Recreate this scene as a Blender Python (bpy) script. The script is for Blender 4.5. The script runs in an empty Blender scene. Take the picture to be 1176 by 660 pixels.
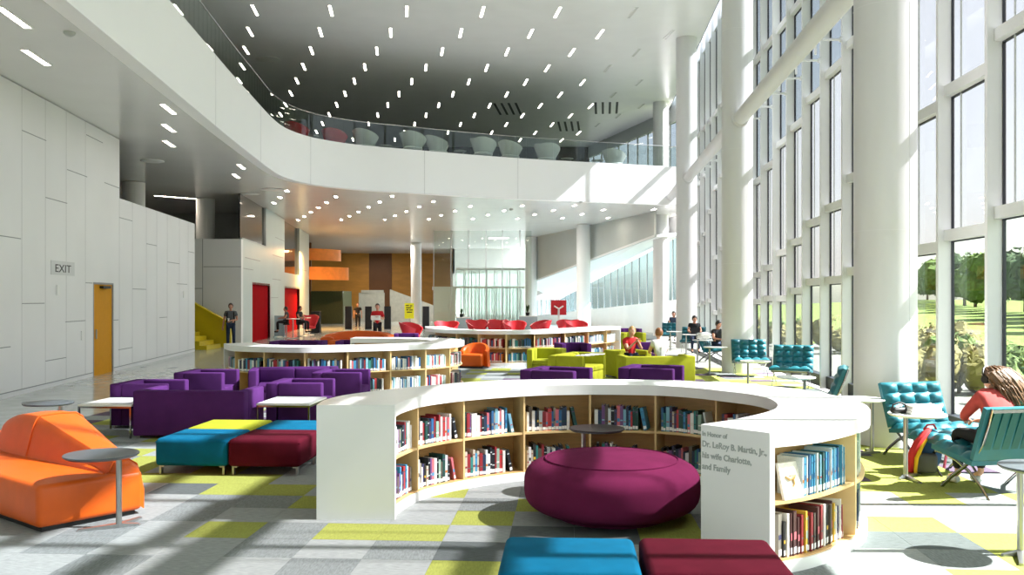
import bpy, bmesh, math, random
from mathutils import Vector, Matrix
random.seed(7)
S = bpy.context.scene
COL = S.collection
PI = math.pi
# ---------------------------------------------------------------- camera model
F, HY, CX, HE = 1050.0, 342.0, 588.0, 2.1      # focal length in px, horizon row, centre column, eye height
def at(px, py, z=0.0):
    """a point of the place at height z that the photograph shows at (px, py)"""
    d = (HE - z) * F / (py - HY)
    return ((px - CX) / F * d, d)
def xat(px, d): return (px - CX) / F * d
def zat(py, d): return HE - (py - HY) * d / F

# ---------------------------------------------------------------- materials
def lin(h):
    h = h.lstrip('#')
    c = [int(h[i:i + 2], 16) / 255 for i in (0, 2, 4)]
    return tuple(x / 12.92 if x <= .04045 else ((x + .055) / 1.055) ** 2.4 for x in c) + (1.0,)
M = {}
def mat(key, hexc, rough=.5, metal=0.0, spec=.5, var=.06, scale=8.0, bump=0.0, bscale=120.0, coat=0.0, sheen=0.0, stretch=None):
    m = bpy.data.materials.new(key); m.use_nodes = True
    nt = m.node_tree; b = nt.nodes['Principled BSDF']
    b.inputs['Roughness'].default_value = rough; b.inputs['Metallic'].default_value = metal
    b.inputs['Specular IOR Level'].default_value = spec
    b.inputs['Coat Weight'].default_value = coat; b.inputs['Sheen Weight'].default_value = sheen
    tc = nt.nodes.new('ShaderNodeTexCoord'); src = tc.outputs['Object']
    if stretch:
        mp = nt.nodes.new('ShaderNodeMapping'); mp.inputs['Scale'].default_value = stretch
        nt.links.new(src, mp.inputs['Vector']); src = mp.outputs['Vector']
    n = nt.nodes.new('ShaderNodeTexNoise'); n.inputs['Scale'].default_value = scale; n.inputs['Detail'].default_value = 3
    nt.links.new(src, n.inputs['Vector'])
    r = nt.nodes.new('ShaderNodeValToRGB'); c = lin(hexc)
    r.color_ramp.elements[0].position = .3; r.color_ramp.elements[1].position = .7
    r.color_ramp.elements[0].color = tuple(max(0, x * (1 - var)) for x in c[:3]) + (1,)
    r.color_ramp.elements[1].color = tuple(min(1, x * (1 + var)) for x in c[:3]) + (1,)
    nt.links.new(n.outputs['Fac'], r.inputs['Fac']); nt.links.new(r.outputs['Color'], b.inputs['Base Color'])
    if bump:
        n2 = nt.nodes.new('ShaderNodeTexNoise'); n2.inputs['Scale'].default_value = bscale
        nt.links.new(src, n2.inputs['Vector'])
        bp = nt.nodes.new('ShaderNodeBump'); bp.inputs['Strength'].default_value = bump; bp.inputs['Distance'].default_value = .01
        nt.links.new(n2.outputs['Fac'], bp.inputs['Height']); nt.links.new(bp.outputs['Normal'], b.inputs['Normal'])
    M[key] = m
    return m
def emit(key, hexc, strength):
    m = bpy.data.materials.new(key); m.use_nodes = True; nt = m.node_tree
    nt.nodes.remove(nt.nodes['Principled BSDF'])
    e = nt.nodes.new('ShaderNodeEmission'); e.inputs['Color'].default_value = lin(hexc); e.inputs['Strength'].default_value = strength
    nt.links.new(e.outputs[0], nt.nodes['Material Output'].inputs['Surface']); M[key] = m; return m
def glass(key, tint, refl=.1, rough=0.0):
    """architectural glass: clear with a tint and a fresnel reflection"""
    m = bpy.data.materials.new(key); m.use_nodes = True; nt = m.node_tree
    nt.nodes.remove(nt.nodes['Principled BSDF'])
    t = nt.nodes.new('ShaderNodeBsdfTransparent'); t.inputs['Color'].default_value = lin(tint)
    g = nt.nodes.new('ShaderNodeBsdfGlossy'); g.inputs['Roughness'].default_value = rough
    fr = nt.nodes.new('ShaderNodeLayerWeight'); fr.inputs['Blend'].default_value = .5
    pw = nt.nodes.new('ShaderNodeMath'); pw.operation = 'POWER'; pw.inputs[1].default_value = 5
    mu = nt.nodes.new('ShaderNodeMath'); mu.operation = 'MULTIPLY_ADD'; mu.inputs[1].default_value = .7; mu.inputs[2].default_value = refl * .3; mu.use_clamp = True
    nt.links.new(fr.outputs['Facing'], pw.inputs[0]); nt.links.new(pw.outputs[0], mu.inputs[0])
    mx = nt.nodes.new('ShaderNodeMixShader')
    nt.links.new(mu.outputs[0], mx.inputs[0]); nt.links.new(t.outputs[0], mx.inputs[1]); nt.links.new(g.outputs[0], mx.inputs[2])
    nt.links.new(mx.outputs[0], nt.nodes['Material Output'].inputs['Surface']); M[key] = m; return m
def frosted(key, colour, clear=.2, diffuse=.3):
    """fritted or frosted glass: part clear, part scattering"""
    m = bpy.data.materials.new(key); m.use_nodes = True; nt = m.node_tree
    nt.nodes.remove(nt.nodes['Principled BSDF'])
    t = nt.nodes.new('ShaderNodeBsdfTransparent')
    tr = nt.nodes.new('ShaderNodeBsdfTranslucent'); tr.inputs['Color'].default_value = lin(colour)
    df = nt.nodes.new('ShaderNodeBsdfDiffuse'); df.inputs['Color'].default_value = lin(colour)
    tc = nt.nodes.new('ShaderNodeTexCoord'); n = nt.nodes.new('ShaderNodeTexNoise'); n.inputs['Scale'].default_value = 1.5
    nt.links.new(tc.outputs['Object'], n.inputs['Vector'])
    m1 = nt.nodes.new('ShaderNodeMixShader'); m1.inputs[0].default_value = diffuse
    nt.links.new(tr.outputs[0], m1.inputs[1]); nt.links.new(df.outputs[0], m1.inputs[2])
    ma = nt.nodes.new('ShaderNodeMath'); ma.operation = 'MULTIPLY_ADD'; ma.inputs[1].default_value = .06; ma.inputs[2].default_value = clear - .03
    nt.links.new(n.outputs['Fac'], ma.inputs[0])
    m2 = nt.nodes.new('ShaderNodeMixShader')
    nt.links.new(ma.outputs[0], m2.inputs[0]); nt.links.new(m1.outputs[0], m2.inputs[1]); nt.links.new(t.outputs[0], m2.inputs[2])
    nt.links.new(m2.outputs[0], nt.nodes['Material Output'].inputs['Surface']); M[key] = m; return m

# ---------------------------------------------------------------- mesh builder
class MB:
    def __init__(s): s.v = []; s.f = []; s.m = []; s.mi = 0; s.smooth = False; s.sm = []
    def add(s, verts, faces):
        o = len(s.v); s.v += [tuple(p) for p in verts]
        for f in faces: s.f.append(tuple(i + o for i in f)); s.m.append(s.mi); s.sm.append(s.smooth)
        return s
    def hexa(s, p):   # 4 bottom ccw, 4 top ccw
        return s.add(p, [(3, 2, 1, 0), (4, 5, 6, 7), (0, 1, 5, 4), (1, 2, 6, 5), (2, 3, 7, 6), (3, 0, 4, 7)])
    def box(s, x0, x1, y0, y1, z0, z1):
        return s.hexa([(x0, y0, z0), (x1, y0, z0), (x1, y1, z0), (x0, y1, z0), (x0, y0, z1), (x1, y0, z1), (x1, y1, z1), (x0, y1, z1)])
    def rbox(s, x0, x1, y0, y1, z0, z1, r=.03, seg=3, mtx=None):
        bm = bmesh.new(); bmesh.ops.create_cube(bm, size=1)
        for v in bm.verts:
            v.co = Vector(((x0 + x1) / 2 + v.co.x * (x1 - x0), (y0 + y1) / 2 + v.co.y * (y1 - y0), (z0 + z1) / 2 + v.co.z * (z1 - z0)))
        bmesh.ops.bevel(bm, geom=list(bm.edges), offset=r, segments=seg, profile=.5, affect='EDGES')
        if mtx: bm.transform(mtx)
        s.frombm(bm); return s
    def frombm(s, bm):
        bm.verts.index_update(); sm = s.smooth; s.smooth = True
        s.add([v.co[:] for v in bm.verts], [[v.index for v in f.verts] for f in bm.faces]); s.smooth = sm; bm.free()
    def cyl(s, p0, p1, r0, r1=None, n=16, cap=True):
        r1 = r0 if r1 is None else r1
        p0, p1 = Vector(p0), Vector(p1); a = (p1 - p0).normalized()
        u = a.orthogonal().normalized(); w = a.cross(u)
        V = []
        for p, r in ((p0, r0), (p1, r1)):
            for i in range(n):
                t = 2 * PI * i / n; V.append(p + u * (r * math.cos(t)) + w * (r * math.sin(t)))
        Fc = [(i, (i + 1) % n, n + (i + 1) % n, n + i) for i in range(n)]
        sm = s.smooth; s.smooth = True; s.add(V, Fc); s.smooth = sm
        if cap:
            s.add(V[:n], [tuple(reversed(range(n)))]); s.add(V[n:], [tuple(range(n))])
        return s
    def tube(s, pts, r, n=8, closed=False, flat=None):
        pts = [Vector(p) for p in pts]; N = len(pts); V = []; up = None
        for i, p in enumerate(pts):
            a = pts[(i + 1) % N] if (closed or i < N - 1) else p
            b = pts[i - 1] if (closed or i > 0) else p
            t = (a - b).normalized()
            if up is None: up = t.orthogonal().normalized() if flat is None else Vector(flat)
            u = (up - t * up.dot(t)).normalized(); up = u; w = t.cross(u)
            rr = r[i] if isinstance(r, list) else r
            ru, rw = rr if isinstance(rr, tuple) else (rr, rr)
            for k in range(n):
                q = 2 * PI * k / n; V.append(p + u * (ru * math.cos(q)) + w * (rw * math.sin(q)))
        Fc = []
        for i in range(N if closed else N - 1):
            j = (i + 1) % N
            for k in range(n): Fc.append((i * n + k, i * n + (k + 1) % n, j * n + (k + 1) % n, j * n + k))
        if not closed: Fc += [tuple(reversed(range(n))), tuple((N - 1) * n + k for k in range(n))]
        sm = s.smooth; s.smooth = True; s.add(V, Fc); s.smooth = sm; return s
    def lathe(s, prof, c=(0, 0), n=32, sx=1, sy=1):
        V = []
        for r, z in prof:
            for i in range(n):
                t = 2 * PI * i / n; V.append((c[0] + sx * r * math.cos(t), c[1] + sy * r * math.sin(t), z))
        Fc = [(j * n + i, j * n + (i + 1) % n, (j + 1) * n + (i + 1) % n, (j + 1) * n + i) for j in range(len(prof) - 1) for i in range(n)]
        Fc += [tuple(reversed(range(n))), tuple((len(prof) - 1) * n + i for i in range(n))]
        sm = s.smooth; s.smooth = True; s.add(V, Fc); s.smooth = sm; return s
    def prism(s, poly, z0, z1):
        n = len(poly)
        return s.add([(x, y, z0) for x, y in poly] + [(x, y, z1) for x, y in poly],
                     [tuple(reversed(range(n))), tuple(range(n, 2 * n))] + [(i, (i + 1) % n, n + (i + 1) % n, n + i) for i in range(n)])
    def quad(s, a, b, c, d): return s.add([a, b, c, d], [(0, 1, 2, 3)])
    def slab(s, a, b, c, d, t):   # quad with thickness t along its normal
        a, b, c, d = map(Vector, (a, b, c, d)); n = (b - a).cross(d - a).normalized() * t
        return s.hexa([a, b, c, d, a + n, b + n, c + n, d + n])
    def grid(s, fn, nu, nv):
        V = [fn(i / nu, j / nv) for j in range(nv + 1) for i in range(nu + 1)]
        w = nu + 1; sm = s.smooth; s.smooth = True
        s.add(V, [(j * w + i, j * w + i + 1, (j + 1) * w + i + 1, (j + 1) * w + i) for j in range(nv) for i in range(nu)]); s.smooth = sm; return s
    def sphere(s, c, r, nu=14, nv=9, sc=(1, 1, 1)):
        prof = []
        V = []; 
        for j in range(nv + 1):
            ph = PI * j / nv
            for i in range(nu):
                t = 2 * PI * i / nu
                V.append((c[0] + r * sc[0] * math.sin(ph) * math.cos(t), c[1] + r * sc[1] * math.sin(ph) * math.sin(t), c[2] - r * sc[2] * math.cos(ph)))
        sm = s.smooth; s.smooth = True
        s.add(V, [(j * nu + i, j * nu + (i + 1) % nu, (j + 1) * nu + (i + 1) % nu, (j + 1) * nu + i) for j in range(nv) for i in range(nu)]); s.smooth = sm; return s
    def mesh(s, name, mats, angle=40):
        me = bpy.data.meshes.new(name); me.from_pydata(s.v, [], s.f); me.validate()
        mats = mats if isinstance(mats, (list, tuple)) else [mats]
        for m in mats: me.materials.append(M[m] if isinstance(m, str) else m)
        if len(me.polygons) == len(s.f):
            me.polygons.foreach_set('material_index', s.m); me.polygons.foreach_set('use_smooth', [bool(x) for x in s.sm])
        bm = bmesh.new(); bm.from_mesh(me)
        bmesh.ops.remove_doubles(bm, verts=bm.verts, dist=1e-5)
        bmesh.ops.recalc_face_normals(bm, faces=bm.faces); bm.to_mesh(me); bm.free()
        if any(s.sm): me.set_sharp_from_angle(angle=math.radians(angle))
        return me
    def obj(s, name, mats, parent=None, loc=None, rz=0):
        o = bpy.data.objects.new(name, s.mesh(name, mats)); COL.objects.link(o)
        if parent: o.parent = parent
        if loc: o.location = loc
        if rz: o.rotation_euler.z = rz
        return o
def tag(o, label=None, cat=None, group=None, kind=None):
    if label: o['label'] = label
    if cat: o['category'] = cat
    if group: o['group'] = group
    if kind: o['kind'] = kind
    return o
def thing(name, label, cat, loc=(0, 0, 0), rz=0, group=None):
    o = bpy.data.objects.new(name, None); COL.objects.link(o); o.empty_display_size = .1
    o.location = loc; o.rotation_euler.z = rz
    return tag(o, label, cat, group)
def struct(name, mb, mats, parent=None):
    o = mb.obj(name, mats, parent)
    if parent is None: o['kind'] = 'structure'
    return o
def kids(o): return [c for c in COL.objects if c.parent == o]
def dup(root, loc, rz, label=None, group=None, scale=None):
    r = root.copy(); COL.objects.link(r); r.location = loc; r.rotation_euler.z = rz
    if scale: r.scale = scale
    if label: r['label'] = label
    if group: r['group'] = group
    for ch in list(root.children):
        c = ch.copy(); COL.objects.link(c); c.parent = r
        for g in list(ch.children):
            d = g.copy(); COL.objects.link(d); d.parent = c
    return r
class Kit:
    """a kind of thing that is built once and then copied"""
    def __init__(s, make): s.make = make; s.first = None
    def __call__(s, loc, rz, label, group=None, scale=None):
        loc = tuple(loc) if len(loc) == 3 else (loc[0], loc[1], 0)
        if s.first is None:
            s.first = s.make(); r = s.first; r.location = loc; r.rotation_euler.z = rz
            if scale: r.scale = scale
        else: r = dup(s.first, loc, rz, scale=scale)
        r['label'] = label
        if group: r['group'] = group
        elif 'group' in r: del r['group']
        return r
def text_mesh(name, lines, size, m, parent, mtx, extrude=.001, spacing=1.25, align='LEFT', bold=0.0):
    mbv = []
    cu = bpy.data.curves.new(name, 'FONT'); cu.body = '\n'.join(lines); cu.size = size; cu.extrude = extrude; cu.offset = bold; cu.space_line = spacing; cu.align_x = align
    t = bpy.data.objects.new(name, cu); COL.objects.link(t)
    dg = bpy.context.evaluated_depsgraph_get(); me = bpy.data.meshes.new_from_object(t.evaluated_get(dg))
    COL.objects.unlink(t); bpy.data.objects.remove(t)
    me.materials.clear(); me.materials.append(M[m]); me.transform(mtx)
    o = bpy.data.objects.new(name, me); COL.objects.link(o)
    if parent: o.parent = parent
    return o
def spline(pts, n):
    """Catmull-Rom through pts, resampled to n points evenly by length"""
    P = [Vector((p[0], p[1])) for p in pts]; Q = [P[0] * 2 - P[1]] + P + [P[-1] * 2 - P[-2]]; out = []
    for i in range(1, len(Q) - 2):
        p0, p1, p2, p3 = Q[i - 1:i + 3]
        for k in range(24):
            t = k / 24
            out.append(.5 * ((2 * p1) + (p2 - p0) * t + (2 * p0 - 5 * p1 + 4 * p2 - p3) * t * t + (3 * p1 - p0 - 3 * p2 + p3) * t ** 3))
    out.append(P[-1])
    L = [0]
    for a, b in zip(out, out[1:]): L.append(L[-1] + (b - a).length)
    res = []; j = 0
    for i in range(n):
        s = L[-1] * i / (n - 1)
        while j < len(L) - 2 and L[j + 1] < s: j += 1
        t = (s - L[j]) / max(1e-9, L[j + 1] - L[j]); res.append(out[j].lerp(out[j + 1], min(1, t)))
    return res
ORD = ['first', 'second', 'third', 'fourth', 'fifth', 'sixth', 'seventh', 'eighth', 'ninth', 'tenth', 'eleventh', 'twelfth', 'thirteenth', 'fourteenth',
       'fifteenth', 'sixteenth', 'seventeenth', 'eighteenth', 'nineteenth', 'twentieth'] + ['%dth' % i for i in range(21, 60)]
SKY, SUNE, EXPO = .38, 28.0, 0.64
# ---------------------------------------------------------------- palette
mat('white_paint', '#e9e9e7', .55, var=.015, scale=2)
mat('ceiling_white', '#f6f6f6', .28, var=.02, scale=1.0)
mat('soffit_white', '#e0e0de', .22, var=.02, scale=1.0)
mat('fascia_white', '#fafafa', .5, var=.01, scale=1)
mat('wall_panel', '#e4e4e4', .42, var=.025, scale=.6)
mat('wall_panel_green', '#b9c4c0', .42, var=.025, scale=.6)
mat('grey_wall', '#b6bbb8', .6, var=.04, scale=.5)
mat('dark_wall', '#323835', .6, var=.08, scale=.5)
mat('joint', '#989a9b', .7)
mat('seam', '#bebebe', .6)
mat('seam_pale', '#d2d2d2', .6)
mat('column_white', '#dededd', .45, var=.01, scale=1)
mat('mullion_white', '#dcdddc', .4, var=.01)
mat('gasket', '#20242c', .5)
mat('polished_floor', '#b0b7b5', .14, var=.12, scale=3.0)
mat('carpet_light', '#979c99', .95, spec=.1, var=.16, scale=14, bump=.5, bscale=260, stretch=(1, 5, 1))
mat('carpet_mid', '#7f8583', .95, spec=.1, var=.2, scale=14, bump=.5, bscale=260, stretch=(5, 1, 1))
mat('carpet_dark', '#5d6362', .95, spec=.1, var=.2, scale=14, bump=.5, bscale=260, stretch=(1, 5, 1))
mat('carpet_lime', '#979d4e', .95, spec=.1, var=.12, scale=14, bump=.5, bscale=260, stretch=(5, 1, 1))
mat('carpet_purple', '#655868', .95, spec=.1, var=.14, scale=14, bump=.5, bscale=260)
mat('laminate_white', '#eff0ec', .32, var=.012, scale=2)
mat('laminate_grey', '#d9ded9', .4, var=.012, scale=2)  # slightly greyer laminate of the freestanding screen wall
mat('beech', '#cfa76c', .45, var=.1, scale=5, stretch=(1, 1, 9))
mat('beech_edge', '#dcbd84', .45, var=.06, scale=5)
mat('steel', '#a9aaa8', .3, metal=.9, var=.02)
mat('chrome', '#8e8e8e', .12, metal=1, var=.01)
mat('dark_top', '#4b5256', .35, var=.05)
mat('black_top', '#2b2325', .35, var=.05)
mat('white_top', '#eceee9', .25, var=.01)
mat('black', '#141414', .5)
mat('teal_fabric', '#096080', .9, spec=.08, var=.1, scale=6, bump=.25, bscale=300)
mat('maroon_fabric', '#521422', .95, spec=.06, var=.12, scale=6, bump=.25, bscale=300)
mat('plum_fabric', '#682244', .95, spec=.06, var=.12, scale=4, bump=.25, bscale=300)
mat('lime_fabric', '#a2a62e', .9, spec=.1, var=.08, scale=6, bump=.2, bscale=300)
mat('purple_fabric', '#4f2860', .9, spec=.08, var=.1, scale=5, bump=.2, bscale=300)
mat('orange_leather', '#d65c14', .42, var=.07, scale=4, bump=.08, bscale=90, spec=.35)
mat('teal_leather', '#12636f', .4, var=.07, scale=6, bump=.06, bscale=120, coat=.1)
mat('teal_strap', '#0f5752', .5, var=.06)
mat('red_shell', '#c8202c', .5, var=.06)
mat('white_shell', '#dfe4e2', .4, var=.03)
mat('yellow_door', '#cf8f00', .6, var=.03, spec=.2)
mat('yellow_paint', '#cdb613', .4, var=.05, scale=2)
mat('red_paint', '#980c16', .85, spec=.02, var=.05)
mat('orange_panel', '#f2913a', .6, var=.08, scale=3)
mat('ochre_wall', '#b98436', .5, var=.12, scale=.8, stretch=(1, 1, 3))
mat('brown_wall', '#6a4322', .5, var=.1, scale=1)
mat('olive_dark', '#3c4526', .4, var=.15)
mat('dark_glass', '#2a2b2b', .08, var=.05)
mat('stone_grey', '#b4b4aa', .5, var=.1, scale=3)
mat('desk_blue', '#a9bcc4', .4, var=.03)
mat('paper', '#f0f0ec', .7, var=.02)
mat('lettering', '#a9afa9', .6, var=.02)
mat('sign_text', '#2c2c2c', .6, var=.02)
mat('sign_plate', '#cfd0d0', .4, var=.02)
mat('sign_lime', '#cfd81c', .5, var=.05)
mat('skin', '#c98f73', .55, var=.05, scale=20)
mat('skin_light', '#d8a78c', .55, var=.05, scale=20)
mat('hair_dark', '#1f1814', .5, var=.2, scale=30)
mat('hair_brown', '#6b4a2c', .42, var=.35, scale=24, stretch=(6, 6, .6), bump=.4, bscale=60)
mat('hair_blond', '#b08a55', .5, var=.25, scale=40)
mat('hair_auburn', '#8a5a34', .5, var=.25, scale=40)
mat('cloth_red', '#c41a20', .85, var=.08, scale=12)
mat('cloth_salmon', '#bd4844', .85, var=.1, scale=12, bump=.2, bscale=150)
mat('cloth_grey', '#5d6164', .85, var=.1, scale=14)
mat('cloth_black', '#17181b', .85, var=.1)
mat('cloth_navy', '#22314a', .85, var=.12)
mat('cloth_white', '#d8dcda', .85, var=.05)
mat('cloth_green', '#aebf9f', .85, var=.05)
mat('cloth_blue', '#3a4a63', .85, var=.05)
mat('pack_blue', '#1d4f86', .7, var=.1)
mat('pack_red', '#c22026', .7, var=.1)
mat('pack_yellow', '#e2b21c', .7, var=.1)
mat('pack_grey', '#46484e', .8, var=.1)
mat('pink', '#e868a0', .7)
mat('lawn', '#6c7c46', .95, spec=.05, var=.25, scale=1.2)
mat('leaf_dark', '#34482a', .8, spec=.2, var=.4, scale=2.5)
mat('leaf_mid', '#566b36', .8, spec=.2, var=.4, scale=2.5)
mat('leaf_rust', '#6f6a40', .8, spec=.2, var=.4, scale=2.5)
mat('bark', '#5a4a3a', .9, var=.2)
mat('paving', '#6f706a', .9, var=.08)
mat('slot_dark', '#565858', .8)
glass('glass_clear', '#e6eae6', .1)
glass('glass_far', '#cbd8db', .1)
glass('glass_blue', '#bcbfc0', .12)
glass('glass_rail', '#eff4f1', .12)
glass('glass_green', '#f0f5f2', .12)
glass('glass_plain', '#fcfdfd', .0)
frosted('frit', '#464646', .2, .35)
frosted('curtain_glass', '#e6ecea', .4, .3)
emit('lamp', '#fff4e2', 12.0)
emit('lamp_warm', '#fff0dc', 45.0)
emit('disc', '#f4f4f4', 1.2)
emit('screen', '#8fb2d8', .8)
BOOK = ['#1f2328', '#23364f', '#2d5f8c', '#3f8fb5', '#7fb2c4', '#c9d2d2', '#e6e3da', '#f0efe9', '#8c2a30', '#b5373b', '#c96a72', '#4a2c2a', '#1d4a44', '#2f7d78',
        '#8fae9b', '#d8b03a', '#c7742c', '#6b4a78', '#3a3a5c', '#8a8578', '#5a5148', '#b9b2a0', '#2a2a2a', '#dcdcdc']
BOOKN = ['black', 'navy', 'blue', 'sky blue', 'pale blue', 'pale grey', 'cream', 'white', 'maroon', 'red', 'rose', 'dark brown', 'dark green', 'teal',
         'sage green', 'yellow', 'orange', 'violet', 'indigo', 'grey', 'brown', 'beige', 'charcoal', 'light grey']
for i, h in enumerate(BOOK): mat('book%d' % i, h, .45, var=.08, scale=30)
# ---------------------------------------------------------------- people
def skin_mesh(name, verts, edges, radii, mats, sub=1, root=0):
    me = bpy.data.meshes.new(name); me.from_pydata([tuple(v) for v in verts], edges, [])
    o = bpy.data.objects.new(name, me); COL.objects.link(o)
    sk = o.modifiers.new('skin', 'SKIN'); sk.use_smooth_shade = True
    for i, r in enumerate(radii):
        me.skin_vertices[0].data[i].radius = (r, r) if not isinstance(r, tuple) else r
        me.skin_vertices[0].data[i].use_root = (i == root)
    ss = o.modifiers.new('sub', 'SUBSURF'); ss.levels = sub; ss.render_levels = sub
    dg = bpy.context.evaluated_depsgraph_get(); m2 = bpy.data.meshes.new_from_object(o.evaluated_get(dg))
    bpy.data.objects.remove(o); bpy.data.meshes.remove(me)
    m2.name = name; m2.materials.clear()
    for m in mats: m2.materials.append(M[m])
    return m2
STAND = dict(pelvis=(0, 0, .95), spine=(0, .01, 1.14), chest=(0, .02, 1.34), neck=(0, .015, 1.49), head=(0, -.01, 1.64),
             shL=(.18, .02, 1.40), elL=(.25, .04, 1.13), wrL=(.26, -.05, .88), shR=(-.18, .02, 1.40), elR=(-.25, .04, 1.13), wrR=(-.26, -.05, .88),
             hipL=(.09, 0, .91), knL=(.105, -.02, .50), anL=(.11, .03, .09), toL=(.125, -.12, .035), hipR=(-.09, 0, .91), knR=(-.105, -.02, .50), anR=(-.11, .03, .09), toR=(-.125, -.12, .035))
SIT = dict(pelvis=(0, 0, .58), spine=(0, .03, .77), chest=(0, .02, .96), neck=(0, -.01, 1.09), head=(0, -.05, 1.23),
           shL=(.175, .02, 1.01), elL=(.23, -.10, .78), wrL=(.12, -.30, .76), shR=(-.175, .02, 1.01), elR=(-.23, -.10, .78), wrR=(-.12, -.30, .76),
           hipL=(.09, -.02, .56), knL=(.12, -.46, .55), anL=(.12, -.44, .10), toL=(.13, -.60, .04), hipR=(-.09, -.02, .56), knR=(-.12, -.46, .55), anR=(-.12, -.44, .10), toR=(-.13, -.60, .04))
RAD = dict(pelvis=.125, spine=.106, chest=.10, neck=.05, shL=.062, elL=.042, wrL=.027, shR=.062, elR=.042, wrR=.027,
           hipL=.088, knL=.058, anL=.036, toL=.03, hipR=.088, knR=.058, anR=.036, toR=.03)
def person(label, loc, rz, pose, top, bottom, shoe='cloth_black', skin='skin', hair='hair_dark', scale=1.0, sleeve=.55, hairf=1.0, turn=0.0, nod=0.0, group=None, headgear=None):
    r = thing('person', label, 'person', (loc[0], loc[1], loc[2] if len(loc) > 2 else 0), rz, group); r.scale = (scale,) * 3
    J = {k: Vector(v) for k, v in pose.items()}
    names = ['pelvis', 'spine', 'chest', 'neck']; V = [J[n] for n in names]; R = [RAD[n] for n in names]; E = [(0, 1), (1, 2), (2, 3)]
    def add(p, q, rad): V.append(Vector(p)); R.append(rad); E.append((q, len(V) - 1)); return len(V) - 1
    V.append(J['head'] + Vector((0, .012, -.04))); R.append(.055); E.append((3, 4))
    for s in 'LR':
        a = add(J['sh' + s], 2, RAD['shL']); b = add(J['el' + s], a, RAD['elL']); c = add(J['wr' + s], b, RAD['wrL'])
        d = (J['wr' + s] - J['el' + s]).normalized(); sd = d.orthogonal().normalized()
        side = Vector((0, 0, 1)).cross(d); side = side.normalized() if side.length > .2 else Vector((0, 1, 0)); up = d.cross(side).normalized()
        pm = add(J['wr' + s] + d * .06, c, .026)
        for i, (o_, L) in enumerate(((-.026, .060), (-.009, .074), (.009, .070), (.025, .054))):
            k1 = add(V[pm] + d * .035 + side * o_, pm, .0085); k2 = add(V[k1] + d * L * .55 - up * .012, k1, .008); add(V[k2] + d * L * .3 - up * .028, k2, .0065)
        t1 = add(J['wr' + s] + d * .035 - side * .04 - up * .008, c, .010); add(V[t1] + d * .035 - side * .012 - up * .012, t1, .008)
        h = add(J['hip' + s], 0, RAD['hipL']); k = add(J['kn' + s], h, RAD['knL']); f = add(J['an' + s], k, RAD['anL']); add(J['to' + s], f, RAD['toL'])
    me = skin_mesh('body', V, E, R, [skin, 'black', 'cloth_salmon', 'paper'])
    # the head, with its face, is joined on to the body
    hb = MB(); hb.smooth = True; c = J['head']; HR = .108
    hm = Matrix.Translation(c) @ Matrix.Rotation(turn, 4, 'Z') @ Matrix.Rotation(nod, 4, 'X')
    sp = MB(); sp.sphere((0, 0, 0), HR, 20, 16, (.76, .92, 1.12))
    vs = []
    for x, y, z in sp.v:
        k = 1 - .30 * max(0, -z / HR - .1) ; y2 = y * (1 - .12 * max(0, -z / HR)) - (.012 if z < -.03 and y < 0 else 0)
        vs.append((x * k, y2, z))
    hb.add(vs, sp.f)
    hb.add([(-.011, -.094, -.02), (.011, -.094, -.02), (0, -.122, -.022), (0, -.096, .025)], [(0, 1, 2), (0, 2, 3), (1, 3, 2)])
    for sx in (-1, 1):
        hb.sphere((sx * .083, .006, -.005), .026, 8, 6, (.35, .7, 1.1)); hb.mi = 3; hb.sphere((sx * .032, -.084, .018), .013, 8, 6); hb.mi = 1; hb.sphere((sx * .032, -.093, .018), .0065, 6, 4)
        hb.box(sx * .032 - .017, sx * .032 + .017, -.099, -.088, .038, .043); hb.mi = 0
    hb.mi = 2; hb.sphere((0, -.088, -.056), .02, 8, 6, (1.1, .45, .35)); hb.mi = 0
    hmsh = hb.mesh('head', [skin, 'black', 'cloth_salmon', 'paper']); hmsh.transform(hm)
    bm = bmesh.new(); bm.from_mesh(me); bm.from_mesh(hmsh); bm.to_mesh(me); bm.free(); bpy.data.meshes.remove(hmsh)
    o = bpy.data.objects.new('body', me); COL.objects.link(o); o.parent = r
    # clothing
    def cloth(name, vs, es, rs, m, sub=1, root=0):
        q = bpy.data.objects.new(name, skin_mesh(name, vs, es, rs, [m], sub, root)); COL.objects.link(q); q.parent = r; return q
    g = .014
    tv = [J['pelvis'] + Vector((0, 0, -.03)), J['spine'], J['chest'], J['neck'] * .86 + J['chest'] * .14]; tr = [RAD['pelvis'] + g + .004, RAD['spine'] + g, RAD['chest'] + g + .022, .084]; te = [(0, 1), (1, 2), (2, 3)]
    for s in 'LR':
        tv.append(J['sh' + s]); tr.append(RAD['shL'] + g + .012); te.append((2, len(tv) - 1))
        if sleeve <= 1: tv.append(J['sh' + s].lerp(J['el' + s], sleeve)); tr.append(RAD['elL'] + g + .008); te.append((len(tv) - 2, len(tv) - 1))
        else:
            tv.append(J['el' + s]); tr.append(RAD['elL'] + g); te.append((len(tv) - 2, len(tv) - 1))
            tv.append(J['el' + s].lerp(J['wr' + s], sleeve - 1)); tr.append(RAD['wrL'] + g); te.append((len(tv) - 2, len(tv) - 1))
    cloth('shirt', tv, te, tr, top, root=1)
    bv = [J['pelvis']]; br = [RAD['pelvis'] + .010]; be = []
    for s in 'LR':
        bv += [J['hip' + s], J['kn' + s], J['kn' + s].lerp(J['an' + s], .92)]; n = len(bv); br += [RAD['hipL'] + g, RAD['knL'] + g, RAD['anL'] + g + .008]; be += [(0, n - 3), (n - 3, n - 2), (n - 2, n - 1)]
    cloth('trousers', bv, be, br, bottom)
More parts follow.
